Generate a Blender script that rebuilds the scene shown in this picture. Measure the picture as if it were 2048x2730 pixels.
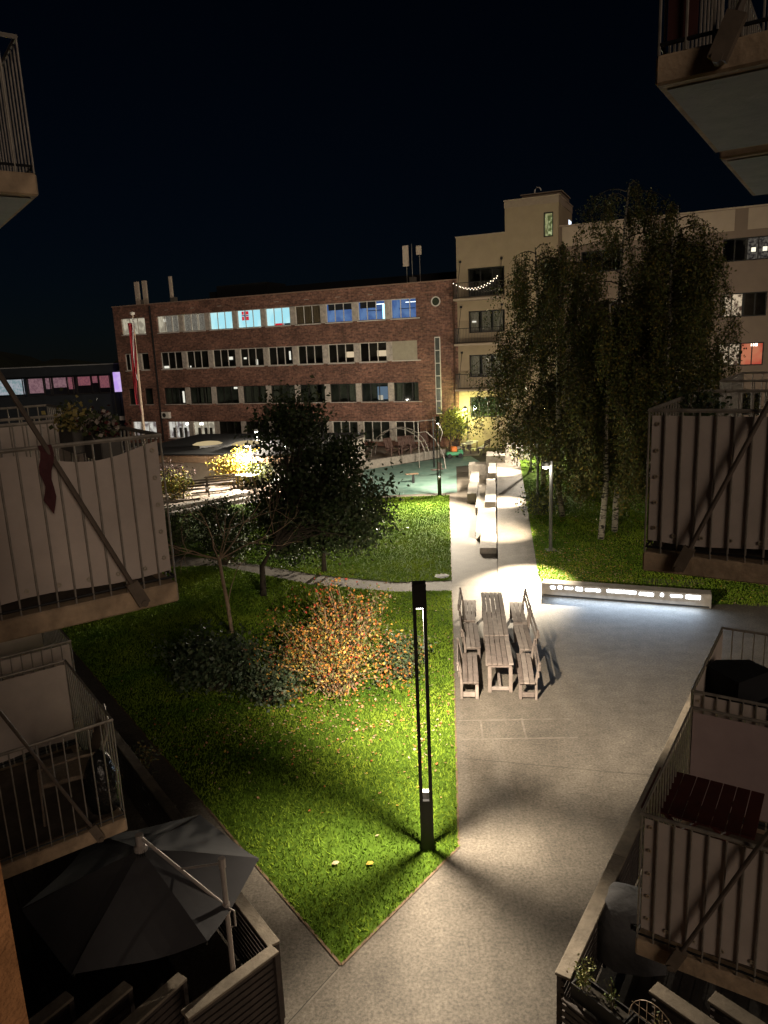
import bpy, math, random
import numpy as np
from mathutils import Matrix, Vector

for o in list(bpy.data.objects): bpy.data.objects.remove(o)
SC = bpy.context.scene
COL = SC.collection
R = math.radians

# ------------------------------------------------------------------ camera
cam_d = bpy.data.cameras.new('camera')
cam = bpy.data.objects.new('camera', cam_d); COL.objects.link(cam)
cam.matrix_world = (Matrix.Translation((0, 0, 7.6)) @ Matrix.Rotation(R(90 - 12.5), 4, 'X')
                    @ Matrix.Rotation(R(-2.5), 4, 'Z'))
cam_d.sensor_fit = 'VERTICAL'; cam_d.sensor_height = 36
cam_d.lens = 1970 / 2730 * 36
cam_d.clip_start = 0.05; cam_d.clip_end = 1200
SC.camera = cam
# ------------------------------------------------------------------ night sky and an added fill sun
SUN_EL, SUN_AZ = 16.0, 154.0          # added fill shines from behind the camera
world = bpy.data.worlds.new('World'); SC.world = world; world.use_nodes = True
wn = world.node_tree.nodes; wl = world.node_tree.links
bg = wn['Background']
sky = wn.new('ShaderNodeTexSky'); sky.sky_type = 'NISHITA'; sky.sun_disc = False
sky.sun_elevation = R(SUN_EL); sky.sun_rotation = R(SUN_AZ)
sky.air_density = 1.0; sky.dust_density = 0.0; sky.ozone_density = 8.0
wl.new(sky.outputs[0], bg.inputs[0]); bg.inputs[1].default_value = 0.00055
sd = bpy.data.lights.new('fill_sun', 'SUN'); sd.energy = 0.48; sd.angle = R(18); sd.color = (1, .80, .62)  # warm fill added to brighten fronts that face the camera
so = bpy.data.objects.new('fill_sun', sd); COL.objects.link(so)
ldir = Vector((-math.sin(R(SUN_AZ)) * math.cos(R(SUN_EL)), -math.cos(R(SUN_AZ)) * math.cos(R(SUN_EL)), -math.sin(R(SUN_EL))))
so.rotation_euler = ldir.to_track_quat('-Z', 'Y').to_euler()
SC.view_settings.view_transform = 'Standard'; SC.view_settings.look = 'None'
SC.view_settings.exposure = 0; SC.view_settings.gamma = 1; SC.view_settings.use_curve_mapping = False
SC.render.engine = 'CYCLES'
SC.cycles.max_bounces = 4; SC.cycles.diffuse_bounces = 2; SC.cycles.glossy_bounces = 2; SC.cycles.caustics_reflective = False; SC.cycles.caustics_refractive = False; SC.cycles.transparent_max_bounces = 12
SC.cycles.sample_clamp_indirect = 3

# ------------------------------------------------------------------ materials
MATS = {}
def M(name, col, rough=.75, var=.18, scale=6., bump=0., metal=0., col2=None, bscale=None, spec=.4, detail=6., bdist=.02):
    if name in MATS: return MATS[name]
    m = bpy.data.materials.new(name); m.use_nodes = True; MATS[name] = m
    n = m.node_tree.nodes; l = m.node_tree.links; b = n['Principled BSDF']
    b.inputs['Roughness'].default_value = rough; b.inputs['Metallic'].default_value = metal
    b.inputs['Specular IOR Level'].default_value = spec
    tc = n.new('ShaderNodeTexCoord'); nz = n.new('ShaderNodeTexNoise')
    nz.inputs['Scale'].default_value = scale; nz.inputs['Detail'].default_value = detail; nz.inputs['Roughness'].default_value = .65
    l.new(tc.outputs['Object'], nz.inputs['Vector'])
    cr = n.new('ShaderNodeValToRGB'); e = cr.color_ramp.elements
    c2 = col2 if col2 else tuple(c * (1 + var) for c in col); c1 = col if col2 else tuple(c * (1 - var) for c in col)
    e[0].position = .32; e[1].position = .68
    e[0].color = (*c1, 1); e[1].color = (*c2, 1)
    l.new(nz.outputs['Fac'], cr.inputs[0]); l.new(cr.outputs[0], b.inputs['Base Color'])
    if bump:
        bn = n.new('ShaderNodeTexNoise'); bn.inputs['Scale'].default_value = bscale or scale * 4; bn.inputs['Detail'].default_value = 4
        l.new(tc.outputs['Object'], bn.inputs['Vector'])
        bp = n.new('ShaderNodeBump'); bp.inputs['Strength'].default_value = bump; bp.inputs['Distance'].default_value = bdist
        l.new(bn.outputs['Fac'], bp.inputs['Height']); l.new(bp.outputs[0], b.inputs['Normal'])
    return m

def EM(name, col, strength=1., col2=None, scale=1.5):
    if name in MATS: return MATS[name]
    m = bpy.data.materials.new(name); m.use_nodes = True; MATS[name] = m
    n = m.node_tree.nodes; l = m.node_tree.links; n.remove(n['Principled BSDF'])
    e = n.new('ShaderNodeEmission'); e.inputs[1].default_value = strength; e.inputs[0].default_value = (*col, 1)
    if col2:
        tc = n.new('ShaderNodeTexCoord'); nz = n.new('ShaderNodeTexNoise'); nz.inputs['Scale'].default_value = scale
        l.new(tc.outputs['Object'], nz.inputs['Vector'])
        cr = n.new('ShaderNodeValToRGB'); cr.color_ramp.elements[0].position = .4; cr.color_ramp.elements[1].position = .6
        cr.color_ramp.elements[0].color = (*col, 1); cr.color_ramp.elements[1].color = (*col2, 1)
        l.new(nz.outputs['Fac'], cr.inputs[0]); l.new(cr.outputs[0], e.inputs[0])
    l.new(e.outputs[0], n['Material Output'].inputs[0])
    return m

def glass_mat():
    m = bpy.data.materials.new('window_glass'); m.use_nodes = True
    n = m.node_tree.nodes; l = m.node_tree.links; n.remove(n['Principled BSDF'])
    t = n.new('ShaderNodeBsdfTransparent'); t.inputs[0].default_value = (.86, .9, .88, 1)
    g = n.new('ShaderNodeBsdfGlossy'); g.inputs['Roughness'].default_value = .03
    lw = n.new('ShaderNodeLayerWeight'); lw.inputs[0].default_value = .25
    mp = n.new('ShaderNodeMapRange'); mp.inputs[3].default_value = .06; mp.inputs[4].default_value = .8
    l.new(lw.outputs['Fresnel'], mp.inputs[0])
    mx = n.new('ShaderNodeMixShader'); l.new(mp.outputs[0], mx.inputs[0]); l.new(t.outputs[0], mx.inputs[1]); l.new(g.outputs[0], mx.inputs[2])
    l.new(mx.outputs[0], n['Material Output'].inputs[0]); return m
GLASS = glass_mat()

def brick_mat():
    m = bpy.data.materials.new('red_brick'); m.use_nodes = True
    n = m.node_tree.nodes; l = m.node_tree.links; b = n['Principled BSDF']; b.inputs['Roughness'].default_value = .85
    tc = n.new('ShaderNodeTexCoord'); sp = n.new('ShaderNodeSeparateXYZ'); cb = n.new('ShaderNodeCombineXYZ')
    l.new(tc.outputs['Object'], sp.inputs[0]); ad = n.new('ShaderNodeMath'); l.new(sp.outputs[0], ad.inputs[0]); l.new(sp.outputs[1], ad.inputs[1])
    l.new(ad.outputs[0], cb.inputs[0]); l.new(sp.outputs[2], cb.inputs[1])
    bt = n.new('ShaderNodeTexBrick'); l.new(cb.outputs[0], bt.inputs['Vector'])
    bt.inputs['Scale'].default_value = 1; bt.inputs['Brick Width'].default_value = .34; bt.inputs['Row Height'].default_value = .11
    bt.inputs['Mortar Size'].default_value = .010; bt.inputs['Color1'].default_value = (.28, .130, .090, 1); bt.inputs['Color2'].default_value = (.115, .054, .042, 1)
    bt.inputs['Mortar'].default_value = (.24, .17, .13, 1); bt.inputs['Bias'].default_value = -.1
    nz = n.new('ShaderNodeTexNoise'); nz.inputs['Scale'].default_value = .55; nz.inputs['Detail'].default_value = 8; l.new(cb.outputs[0], nz.inputs['Vector'])
    mp = n.new('ShaderNodeMapRange'); mp.inputs[1].default_value = .3; mp.inputs[2].default_value = .7; mp.inputs[3].default_value = .62; mp.inputs[4].default_value = 1.25
    l.new(nz.outputs['Fac'], mp.inputs[0])
    nb = n.new('ShaderNodeTexNoise'); nb.inputs['Scale'].default_value = 5; nb.inputs['Detail'].default_value = 5; l.new(cb.outputs[0], nb.inputs['Vector'])
    mp2 = n.new('ShaderNodeMapRange'); mp2.inputs[1].default_value = .3; mp2.inputs[2].default_value = .7; mp2.inputs[3].default_value = .6; mp2.inputs[4].default_value = 1.5
    l.new(nb.outputs['Fac'], mp2.inputs[0])
    mm = n.new('ShaderNodeMath'); mm.operation = 'MULTIPLY'; l.new(mp.outputs[0], mm.inputs[0]); l.new(mp2.outputs[0], mm.inputs[1])
    mx = n.new('ShaderNodeMix'); mx.data_type = 'RGBA'; mx.blend_type = 'MULTIPLY'; mx.inputs[0].default_value = 1
    l.new(bt.outputs['Color'], mx.inputs[6]); l.new(mm.outputs[0], mx.inputs[7]); l.new(mx.outputs[2], b.inputs['Base Color'])
    bp = n.new('ShaderNodeBump'); bp.inputs['Strength'].default_value = .6; bp.inputs['Distance'].default_value = .02; bp.invert = True
    l.new(bt.outputs['Fac'], bp.inputs['Height']); l.new(bp.outputs[0], b.inputs['Normal'])
    return m

def paving_mat():
    m = bpy.data.materials.new('exposed_aggregate_paving'); m.use_nodes = True
    n = m.node_tree.nodes; l = m.node_tree.links; b = n['Principled BSDF']; b.inputs['Roughness'].default_value = .8
    b.inputs['Specular IOR Level'].default_value = .3
    tc = n.new('ShaderNodeTexCoord')
    def noise(sc, det, lo, hi, a, c, rough=.6):
        z = n.new('ShaderNodeTexNoise'); z.inputs['Scale'].default_value = sc; z.inputs['Detail'].default_value = det; z.inputs['Roughness'].default_value = rough
        l.new(tc.outputs['Object'], z.inputs['Vector'])
        p = n.new('ShaderNodeMapRange'); p.inputs[1].default_value = lo; p.inputs[2].default_value = hi; p.inputs[3].default_value = a; p.inputs[4].default_value = c
        l.new(z.outputs['Fac'], p.inputs[0]); return p.outputs[0], z.outputs['Fac']
    big, _ = noise(.28, 6, .3, .7, .62, 1.25, .7); mid, _ = noise(2.3, 9, .32, .68, .74, 1.24, .75); fine, ff = noise(24, 4, .33, .67, .60, 1.42, .7)
    a = n.new('ShaderNodeMath'); a.operation = 'MULTIPLY'; l.new(big, a.inputs[0]); l.new(mid, a.inputs[1])
    c = n.new('ShaderNodeMath'); c.operation = 'MULTIPLY'; l.new(a.outputs[0], c.inputs[0]); l.new(fine, c.inputs[1])
    mx = n.new('ShaderNodeMix'); mx.data_type = 'RGBA'; mx.blend_type = 'MULTIPLY'; mx.inputs[0].default_value = 1
    mx.inputs[6].default_value = (.108, .092, .074, 1); l.new(c.outputs[0], mx.inputs[7]); l.new(mx.outputs[2], b.inputs['Base Color'])
    bp = n.new('ShaderNodeBump'); bp.inputs['Strength'].default_value = .5; bp.inputs['Distance'].default_value = .01
    l.new(ff, bp.inputs['Height']); l.new(bp.outputs[0], b.inputs['Normal']); return m

BRICK = brick_mat(); PAVING = paving_mat()
SOIL = M('dark_soil', (.035, .028, .02), .95, .4, 3, .5)
TURF = M('turf', (.050, .088, .010), .95, .45, 9, .8, bscale=60, spec=.03)
BLADE = M('grass_blade', (.060, .135, .014), .6, .3, .55, col2=(.225, .305, .030), spec=.04, detail=9)
BLACK = M('black_painted_steel', (.012, .012, .013), .45, .2, 20)
STEEL = M('galvanised_bar', (.30, .265, .225), .5, .3, 12, metal=.35)
CONC = M('balcony_concrete', (.44, .32, .21), .85, .35, 5, .3, bscale=30)
CONC2 = M('grey_concrete', (.24, .215, .185), .85, .2, 5, .3, bscale=30)
CONC3 = M('soffit_concrete', (.42, .41, .40), .9, .12, 7, .25, bscale=40)
FABRIC = M('beige_screen_cloth', (.54, .455, .40), .9, .12, 2.2, .12, bscale=250)
FABRIC_P = M('mauve_screen_cloth', (.42, .31, .30), .9, .08, 3, .12, bscale=250)
WOODG = M('weathered_timber', (.20, .165, .125), .85, .35, 3, .5, bscale=20)
WOODF = M('furniture_timber', (.150, .120, .104), .8, .28, 4, .4, bscale=18)
WOODD = M('dark_slat_timber', (.055, .042, .036), .8, .3, 5, .3)
REDW = M('red_stained_timber', (.075, .014, .010), .7, .25, 6)
WHITEP = M('white_painted_frame', (.78, .73, .66), .6, .08, 8)
PIERC = M('pale_window_pier', (.50, .44, .385), .85, .3, 4, .3)
DFRAME = M('dark_window_frame', (.028, .026, .024), .5, .2, 8)
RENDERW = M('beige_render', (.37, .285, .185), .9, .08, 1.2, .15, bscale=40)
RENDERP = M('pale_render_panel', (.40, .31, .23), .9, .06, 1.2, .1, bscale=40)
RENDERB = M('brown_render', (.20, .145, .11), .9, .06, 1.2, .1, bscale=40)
ROOM = M('dark_room', (.06, .052, .044), .9, .3, 2)
CURTAIN = M('pale_curtain', (.50, .45, .38), .9, .15, 10)
BARK = M('grey_brown_bark', (.13, .095, .065), .9, .35, 12, .6, bscale=40)
ROOFB = M('black_roof_felt', (.006, .006, .007), .8, .2, 3)

# ------------------------------------------------------------------ helpers
def tag(o, label=None, cat=None, group=None, kind=None):
    if label: o['label'] = label
    if cat: o['category'] = cat
    if group: o['group'] = group
    if kind: o['kind'] = kind
    return o
def empty(name, loc=(0, 0, 0), rz=0., label=None, cat=None, group=None):
    o = bpy.data.objects.new(name, None); COL.objects.link(o); o.location = loc; o.rotation_euler = (0, 0, rz)
    o.empty_display_size = .2
    return tag(o, label, cat, group)
def dup(o, parent=None, loc=None, rz=None):
    c = o.copy(); COL.objects.link(c)
    if parent is not None: c.parent = parent
    if loc is not None: c.location = loc
    if rz is not None: c.rotation_euler = (0, 0, rz)
    for ch in list(o.children): dup(ch, c)
    return c
class MB:
    def __init__(s): s.v = []; s.f = []; s.mi = []; s.cur = 0
    def add(s, vs, fs):
        k = len(s.v); s.v += [tuple(p) for p in vs]; s.f += [tuple(i + k for i in q) for q in fs]; s.mi += [s.cur] * len(fs); return s
    def box(s, x0, x1, y0, y1, z0, z1):
        return s.add([(x0, y0, z0), (x1, y0, z0), (x1, y1, z0), (x0, y1, z0), (x0, y0, z1), (x1, y0, z1), (x1, y1, z1), (x0, y1, z1)],
                     [(0, 3, 2, 1), (4, 5, 6, 7), (0, 1, 5, 4), (1, 2, 6, 5), (2, 3, 7, 6), (3, 0, 4, 7)])
    def bbox(s, x0, x1, y0, y1, z0, z1, b=.006):      # box with chamfered edges
        xs = (x0, x0 + b, x1 - b, x1); ys = (y0, y0 + b, y1 - b, y1); zs = (z0, z0 + b, z1 - b, z1)
        vs = []
        for X, xi in ((0, 1), (3, 2)):
            for Y, yi in ((0, 1), (3, 2)):
                for Z, zi in ((0, 1), (3, 2)):
                    vs += [(xs[X], ys[yi], zs[zi]), (xs[xi], ys[Y], zs[zi]), (xs[xi], ys[yi], zs[Z])]
        def ix(a, c, d, k): return ((a * 2 + c) * 2 + d) * 3 + k
        fs = []
        for a in (0, 1):
            q = [ix(a, 0, 0, 0), ix(a, 1, 0, 0), ix(a, 1, 1, 0), ix(a, 0, 1, 0)]; fs.append(q[::-1] if a == 0 else q)
            q = [ix(0, a, 0, 1), ix(1, a, 0, 1), ix(1, a, 1, 1), ix(0, a, 1, 1)]; fs.append(q if a == 0 else q[::-1])
            q = [ix(0, 0, a, 2), ix(1, 0, a, 2), ix(1, 1, a, 2), ix(0, 1, a, 2)]; fs.append(q[::-1] if a == 0 else q)
        for a in (0, 1):
            for c in (0, 1):
                fs.append((ix(a, c, 0, 0), ix(a, c, 1, 0), ix(a, c, 1, 1), ix(a, c, 0, 1)))
                fs.append((ix(a, 0, c, 0), ix(a, 1, c, 0), ix(a, 1, c, 2), ix(a, 0, c, 2)))
                fs.append((ix(0, a, c, 1), ix(1, a, c, 1), ix(1, a, c, 2), ix(0, a, c, 2)))
                for d in (0, 1): fs.append((ix(a, c, d, 0), ix(a, c, d, 1), ix(a, c, d, 2)))
        return s.add(vs, fs)
    def beam(s, p, q, w, h, up=(0, 0, 1)):            # square-section bar from p to q
        p = Vector(p); q = Vector(q); d = (q - p).normalized(); u = Vector(up)
        if abs(d.dot(u)) > .95: u = Vector((0, 1, 0))
        a = d.cross(u).normalized(); b = a.cross(d).normalized()
        vs = []
        for e in (p, q):
            for i, j in ((-1, -1), (1, -1), (1, 1), (-1, 1)): vs.append(e + a * (i * w / 2) + b * (j * h / 2))
        return s.add(vs, [(0, 1, 2, 3), (7, 6, 5, 4), (0, 4, 5, 1), (1, 5, 6, 2), (2, 6, 7, 3), (3, 7, 4, 0)])
    def tube(s, pts, rad, n=6, cap=True):
        pts = [Vector(p) for p in pts]; k0 = len(s.v); rr = rad if hasattr(rad, '__len__') else [rad] * len(pts)
        up = Vector((0, 0, 1)); vs = []; fs = []
        for i, p in enumerate(pts):
            d = (pts[min(i + 1, len(pts) - 1)] - pts[max(i - 1, 0)])
            d = d.normalized() if d.length > 1e-9 else Vector((0, 0, 1))
            r0 = up if abs(d.z) < .92 else Vector((1, 0, 0))
            a = d.cross(r0).normalized(); b = a.cross(d)
            for j in range(n):
                t = 2 * math.pi * j / n; vs.append(p + a * (math.cos(t) * rr[i]) + b * (math.sin(t) * rr[i]))
        for i in range(len(pts) - 1):
            for j in range(n): fs.append((i * n + j, i * n + (j + 1) % n, (i + 1) * n + (j + 1) % n, (i + 1) * n + j))
        if cap: fs.append(tuple(range(n - 1, -1, -1))); fs.append(tuple(range((len(pts) - 1) * n, len(pts) * n)))
        return s.add(vs, fs)
    def lathe(s, prof, n=16, c=(0, 0)):
        vs = []; fs = []
        for r, z in prof:
            for j in range(n): t = 2 * math.pi * j / n; vs.append((c[0] + r * math.cos(t), c[1] + r * math.sin(t), z))
        for i in range(len(prof) - 1):
            for j in range(n): fs.append((i * n + j, i * n + (j + 1) % n, (i + 1) * n + (j + 1) % n, (i + 1) * n + j))
        fs.append(tuple(range(n - 1, -1, -1))); fs.append(tuple(range((len(prof) - 1) * n, len(prof) * n)))
        return s.add(vs, fs)
    def prism(s, poly, z0, z1):
        n = len(poly); z0 = z0 if hasattr(z0, '__len__') else [z0] * n; z1 = z1 if hasattr(z1, '__len__') else [z1] * n
        vs = [(p[0], p[1], z0[i]) for i, p in enumerate(poly)] + [(p[0], p[1], z1[i]) for i, p in enumerate(poly)]
        fs = [tuple(range(n - 1, -1, -1)), tuple(range(n, 2 * n))] + [(i, (i + 1) % n, n + (i + 1) % n, n + i) for i in range(n)]
        return s.add(vs, fs)
    def build(s, name, mat, parent=None, loc=None, rz=None, smooth=False):
        me = bpy.data.meshes.new(name); me.from_pydata(s.v, [], s.f)
        for m in (mat if isinstance(mat, (list, tuple)) else [mat]): me.materials.append(m)
        if any(s.mi): me.polygons.foreach_set('material_index', s.mi)
        if smooth: me.polygons.foreach_set('use_smooth', [True] * len(me.polygons))
        me.update()
        o = bpy.data.objects.new(name, me); COL.objects.link(o)
        if parent is not None: o.parent = parent
        if loc is not None: o.location = loc
        if rz is not None: o.rotation_euler = (0, 0, rz)
        return o
def boxo(name, mat, parent, *a, b=0): 
    m = MB(); (m.bbox(*a, b=b) if b else m.box(*a)); return m.build(name, mat, parent)
def fast_mesh(name, verts, faces_n, nper, mats, parent=None, midx=None, smooth=False):
    # verts (N,3); consecutive nper vertices make one face
    me = bpy.data.meshes.new(name); N = len(verts); F = N // nper
    me.vertices.add(N); me.vertices.foreach_set('co', np.ascontiguousarray(verts, dtype=np.float32).ravel())
    me.loops.add(N); me.loops.foreach_set('vertex_index', np.arange(N, dtype=np.int32))
    me.polygons.add(F); me.polygons.foreach_set('loop_start', np.arange(0, N, nper, dtype=np.int32))
    for m in mats: me.materials.append(m)
    if midx is not None: me.polygons.foreach_set('material_index', np.asarray(midx, dtype=np.int32))
    me.update(calc_edges=True)
    o = bpy.data.objects.new(name, me); COL.objects.link(o)
    if parent is not None: o.parent = parent
    return o
def rot_frames(rng, n, droop=0.):
    d = rng.normal(size=(n, 3)); d[:, 2] -= droop; d /= np.linalg.norm(d, axis=1)[:, None]
    e = rng.normal(size=(n, 3)); e -= (e * d).sum(1)[:, None] * d; e /= np.linalg.norm(e, axis=1)[:, None]
    return d, e
def leaves(name, pts, size, mats, parent, seed, probs=None, droop=0., width=.55):
    rng = np.random.default_rng(seed); n = len(pts); pts = np.asarray(pts)
    d, e = rot_frames(rng, n, droop); s = size * rng.uniform(.6, 1.3, n)[:, None]
    nr = np.cross(d, e)
    v = np.stack([pts, pts + d * s * .5 + e * s * width * .5 + nr * s * .08, pts + d * s, pts + d * s * .5 - e * s * width * .5 + nr * s * .08], 1).reshape(-1, 3)
    mi = rng.choice(len(mats), n, p=probs) if len(mats) > 1 else None
    return fast_mesh(name, v, n, 4, mats, parent, mi)

def inpoly(px, py, poly):
    x, y = np.asarray(px), np.asarray(py); ins = np.zeros(len(x), bool); n = len(poly); j = n - 1
    for i in range(n):
        xi, yi = poly[i]; xj, yj = poly[j]
        c = ((yi > y) != (yj > y)) & (x < (xj - xi) * (y - yi) / (yj - yi + 1e-12) + xi); ins ^= c; j = i
    return ins
def sample_poly(rng, poly, dens):
    p = np.array(poly); a, b = p.min(0), p.max(0); n = int((b - a).prod() * dens)
    x = rng.uniform(a[0], b[0], n); y = rng.uniform(a[1], b[1], n); k = inpoly(x, y, poly); return x[k], y[k]

# ------------------------------------------------------------------ ground
AZL, AZR = R(-35.5), R(33.0)
uL = Vector((math.sin(AZL), math.cos(AZL), 0)); nL = Vector((uL.y, -uL.x, 0))     # along left wing, out into the yard
uR = Vector((math.sin(AZR), math.cos(AZR), 0)); nR = Vector((-uR.y, uR.x, 0))
def rampz(y): return max(0., .05 * (y - 23.4))
EX, EY = .1564, 1.0             # direction of ramp edges, x per y
def rampl(y): return 3.68 + EX * (y - 23.4)
def rampr(y): return 5.02 + EX * (y - 23.4)

tag(MB().add([(-400, -60, -.03), (400, -60, -.03), (400, 700, -.03), (-400, 700, -.03)], [(0, 1, 2, 3)]).build('ground', SOIL), kind='structure')
def sheet(name, poly, z, mat, res=None):
    m = MB(); m.add([(x, y, z) for x, y in poly], [tuple(range(len(poly)))])
    return tag(m.build(name, mat), kind='structure')
LTIP = (-.79, 7.89)
sheet('paved_path', [(-16, 2), (12, 2), (14, 21.5), (5.02, 23.4), (3.68, 23.4), (5.9, 38.3), (6.6, 42.8), (4.4, 42.8), (3.9, 38.3), (-18, 38.3), (-18, 27)], 0., PAVING)
LAWN1 = [LTIP, (.93, 10.04), (2.04, 22.30), (.2, 22.45), (-2.6, 23.6), (-6.2, 26.3), (-14.2, 26.6)]
LAWN2 = [(2.13, 23.35), (3.44, 37.6), (-12.0, 37.6), (-13.0, 29.5), (-5.8, 27.1), (-2.4, 24.6), (.3, 23.4)]
lawn1 = sheet('lawn', LAWN1, .012, TURF); lawn2 = sheet('lawn', LAWN2, .012, TURF)
# the ramp and the lawn to the right of it rise together
m = MB(); ys = [23.4 + i * 1.0 for i in range(23)]
for i, y in enumerate(ys): m.v += [(rampl(y), y, rampz(y) + .004), (rampr(y), y, rampz(y) + .004)]
m.f = [(2 * i, 2 * i + 1, 2 * i + 3, 2 * i + 2) for i in range(len(ys) - 1)]; k = len(m.v)
for y in ys: m.v += [(rampl(y), y, -.02)]
m.f += [(2 * i, 2 * i + 2, k + i + 1, k + i) for i in range(len(ys) - 1)]; m.mi = [0] * len(m.f)
tag(m.build('ramp_path', PAVING), kind='structure')
m = MB(); yr = [20.0 + i for i in range(36)]
cols = [0., .15, .4, .8, 1.4, 2.4, 4, 7, 12, 20]
def rlawn_x0(y): return rampr(max(y, 23.4)) if y >= 22.4 else 4.95
def bench_y(x): return 21.62 - .385 * (x - 4.75)
for y in yr:
    for c in cols:
        x = rlawn_x0(y) + c; yy = max(y, bench_y(x)) ; m.v.append((x, yy, rampz(y) + .012 + .03 * math.sin(x * 1.3) * math.sin(y * .9) * min(1, c)))
nc = len(cols); m.f = [(i * nc + j, i * nc + j + 1, (i + 1) * nc + j + 1, (i + 1) * nc + j) for i in range(len(yr) - 1) for j in range(nc - 1)]; m.mi = [0] * len(m.f)
tag(m.build('lawn', TURF, smooth=True), kind='structure')
# green rubber surface of the playground
PGM = M('green_rubber_surface', (.060, .125, .102), .8, .35, 1.1, .2, col2=(.125, .195, .165))
sheet('playground_surface', [(-1.2, 38.3), (3.9, 38.3), (4.75, 46.8), (6.6, 47.2), (6.2, 51.0), (4.4, 50.8), (-1.2, 47.0)], .006, PGM)
EDGE = M('pale_kerb', (.36, .31, .25), .85, .15, 6)
sheet('terrace_paving', [(-22, 38.4), (-1.3, 38.4), (-1.3, 46.9), (4.4, 51.2), (6.8, 51.2), (7.6, 55), (-22, 66)], -.006, M('terrace_slabs', (.30, .26, .22), .85, .3, 1.5, .2))

# lawn edging and joints in the paving
def strip(name, p, q, w, z, mat):
    p = Vector(p); q = Vector(q); d = (q - p).normalized(); n_ = Vector((-d.y, d.x)) * w / 2
    return sheet(name, [(p - n_)[:], (q - n_)[:], (q + n_)[:], (p + n_)[:]], z, mat)
EDGM = M('rusty_steel_edging', (.13, .085, .05), .85, .35, 9); JNT = M('paving_joint', (.035, .030, .024), .9); PALEJ = M('pale_paving_trace', (.122, .105, .086), .9, .3, 6)
for a_, b_ in ((LTIP, LAWN1[1]), (LAWN1[1], LAWN1[2]), (LAWN2[0], LAWN2[1]), (LTIP, LAWN1[6])): strip('lawn_edging', a_, b_, .035, .016, EDGM)
strip('paving_joint', LTIP, (-1.75, 6.55), .03, .003, PALEJ); strip('paving_joint', (-.83, 7.86), (-1.79, 6.52), .012, .0045, JNT)
strip('paving_joint', (3.9, 11.9), (5.6, 11.5), .012, .003, JNT); strip('paving_joint', (1.16, 12.6), (3.9, 11.9), .012, .003, JNT); strip('paving_joint', (2.1, 22.85), (5.0, 22.5), .012, .003, JNT)
for y_ in (13.25, 14.0): strip('paving_trace', (1.35, y_), (3.6, y_ - .12), .05, .003, PALEJ)
for x_ in (1.75, 2.6): strip('paving_trace', (x_, 13.2), (x_ + .06, 14.0), .04, .0035, PALEJ)

# grass blades
def grass(name, poly, dens, seed, h, label, zf=None, w=.011):
    rng = np.random.default_rng(seed); x, y = sample_poly(rng, poly, dens); n = len(x)
    z = np.full(n, .012) if zf is None else zf(x, y)
    a = rng.uniform(0, 2 * np.pi, n); hh = h * rng.uniform(.5, 1.35, n); le = rng.normal(0, .5, (n, 2)) * hh[:, None]
    dx, dy = np.cos(a) * w, np.sin(a) * w
    v = np.stack([np.stack([x - dx, y - dy, z], 1), np.stack([x + dx, y + dy, z], 1), np.stack([x + le[:, 0], y + le[:, 1], z + hh], 1)], 1).reshape(-1, 3)
    return tag(fast_mesh(name, v, n, 3, [BLADE]), label, 'grass', kind='stuff')
grass('grass', LAWN1, 900, 1, .05, 'short mown grass on the near lawn round the lamp column')
grass('grass', [LAWN2[0], LAWN2[1], (-7, 37.6), (-7, 27.6), LAWN2[5], LAWN2[6]], 380, 2, .055, 'short mown grass on the lawn in front of the playground', w=.017)
grass('grass', [(5.06, 23.45), (7.2, 37.3), (14, 36), (13, 18.9), (4.85, 21.7)], 420, 3, .055, 'leaf-strewn grass under the birches', lambda x, y: np.maximum(0, .05 * (y - 23.4)) + .014, w=.017)

# ------------------------------------------------------------------ brick building and apartment block (share one facade line)
FU = R(-24.0); FP = (6.2, 56, 0)
bb = empty('brick_building', FP, FU, 'four-storey red brick building with long window rows behind the playground', 'building')
S0, PITCH, WW = -27.86, 2.795, 2.30
ROWS = [(.42, 1.95), (3.50, 4.95), (6.58, 8.07), (9.73, 11.18)]
D = .34
wl_ = MB()
zb = [-.3] + [z for r in ROWS for z in r] + [12.2]
for i in range(0, len(zb), 2): wl_.box(-32.73, -.2, 0, D, zb[i], zb[i + 1])
for (z0, z1) in ROWS:
    wl_.box(-32.73, -31.95, 0, D, z0, z1); wl_.box(-29.2, S0 - .06, 0, D, z0, z1); wl_.box(-3.44, -.2, 0, D, z0, z1)
wl_.box(-.2 - D, -.2, D, 9, -.3, 12.2); wl_.box(-32.73, -32.73 + D, D, 9, -.3, 12.2)
wl_.build('wall', BRICK, bb)
boxo('coping', M('coping_stone', (.30, .19, .14), .8), bb, -32.8, -.16, -.05, .4, 12.2, 12.29)
boxo('roof', ROOFB, bb, -32.6, -.3, .4, 9, 11.9, 12.0)
rf = boxo('roof_storey', ROOFB, bb, -23.6, -.4, 2.2, 9, 12.0, 13.02)
boxo('roof_hatch', ROOFB, bb, -22.6, -17.5, 1.9, 5, 12.0, 13.45)
for i in range(9): boxo('vent_slot', PIERC, bb, S0 + .95 + i * PITCH, S0 + 1.35 + i * PITCH, -.02, .01, 11.62, 11.66)
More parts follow.
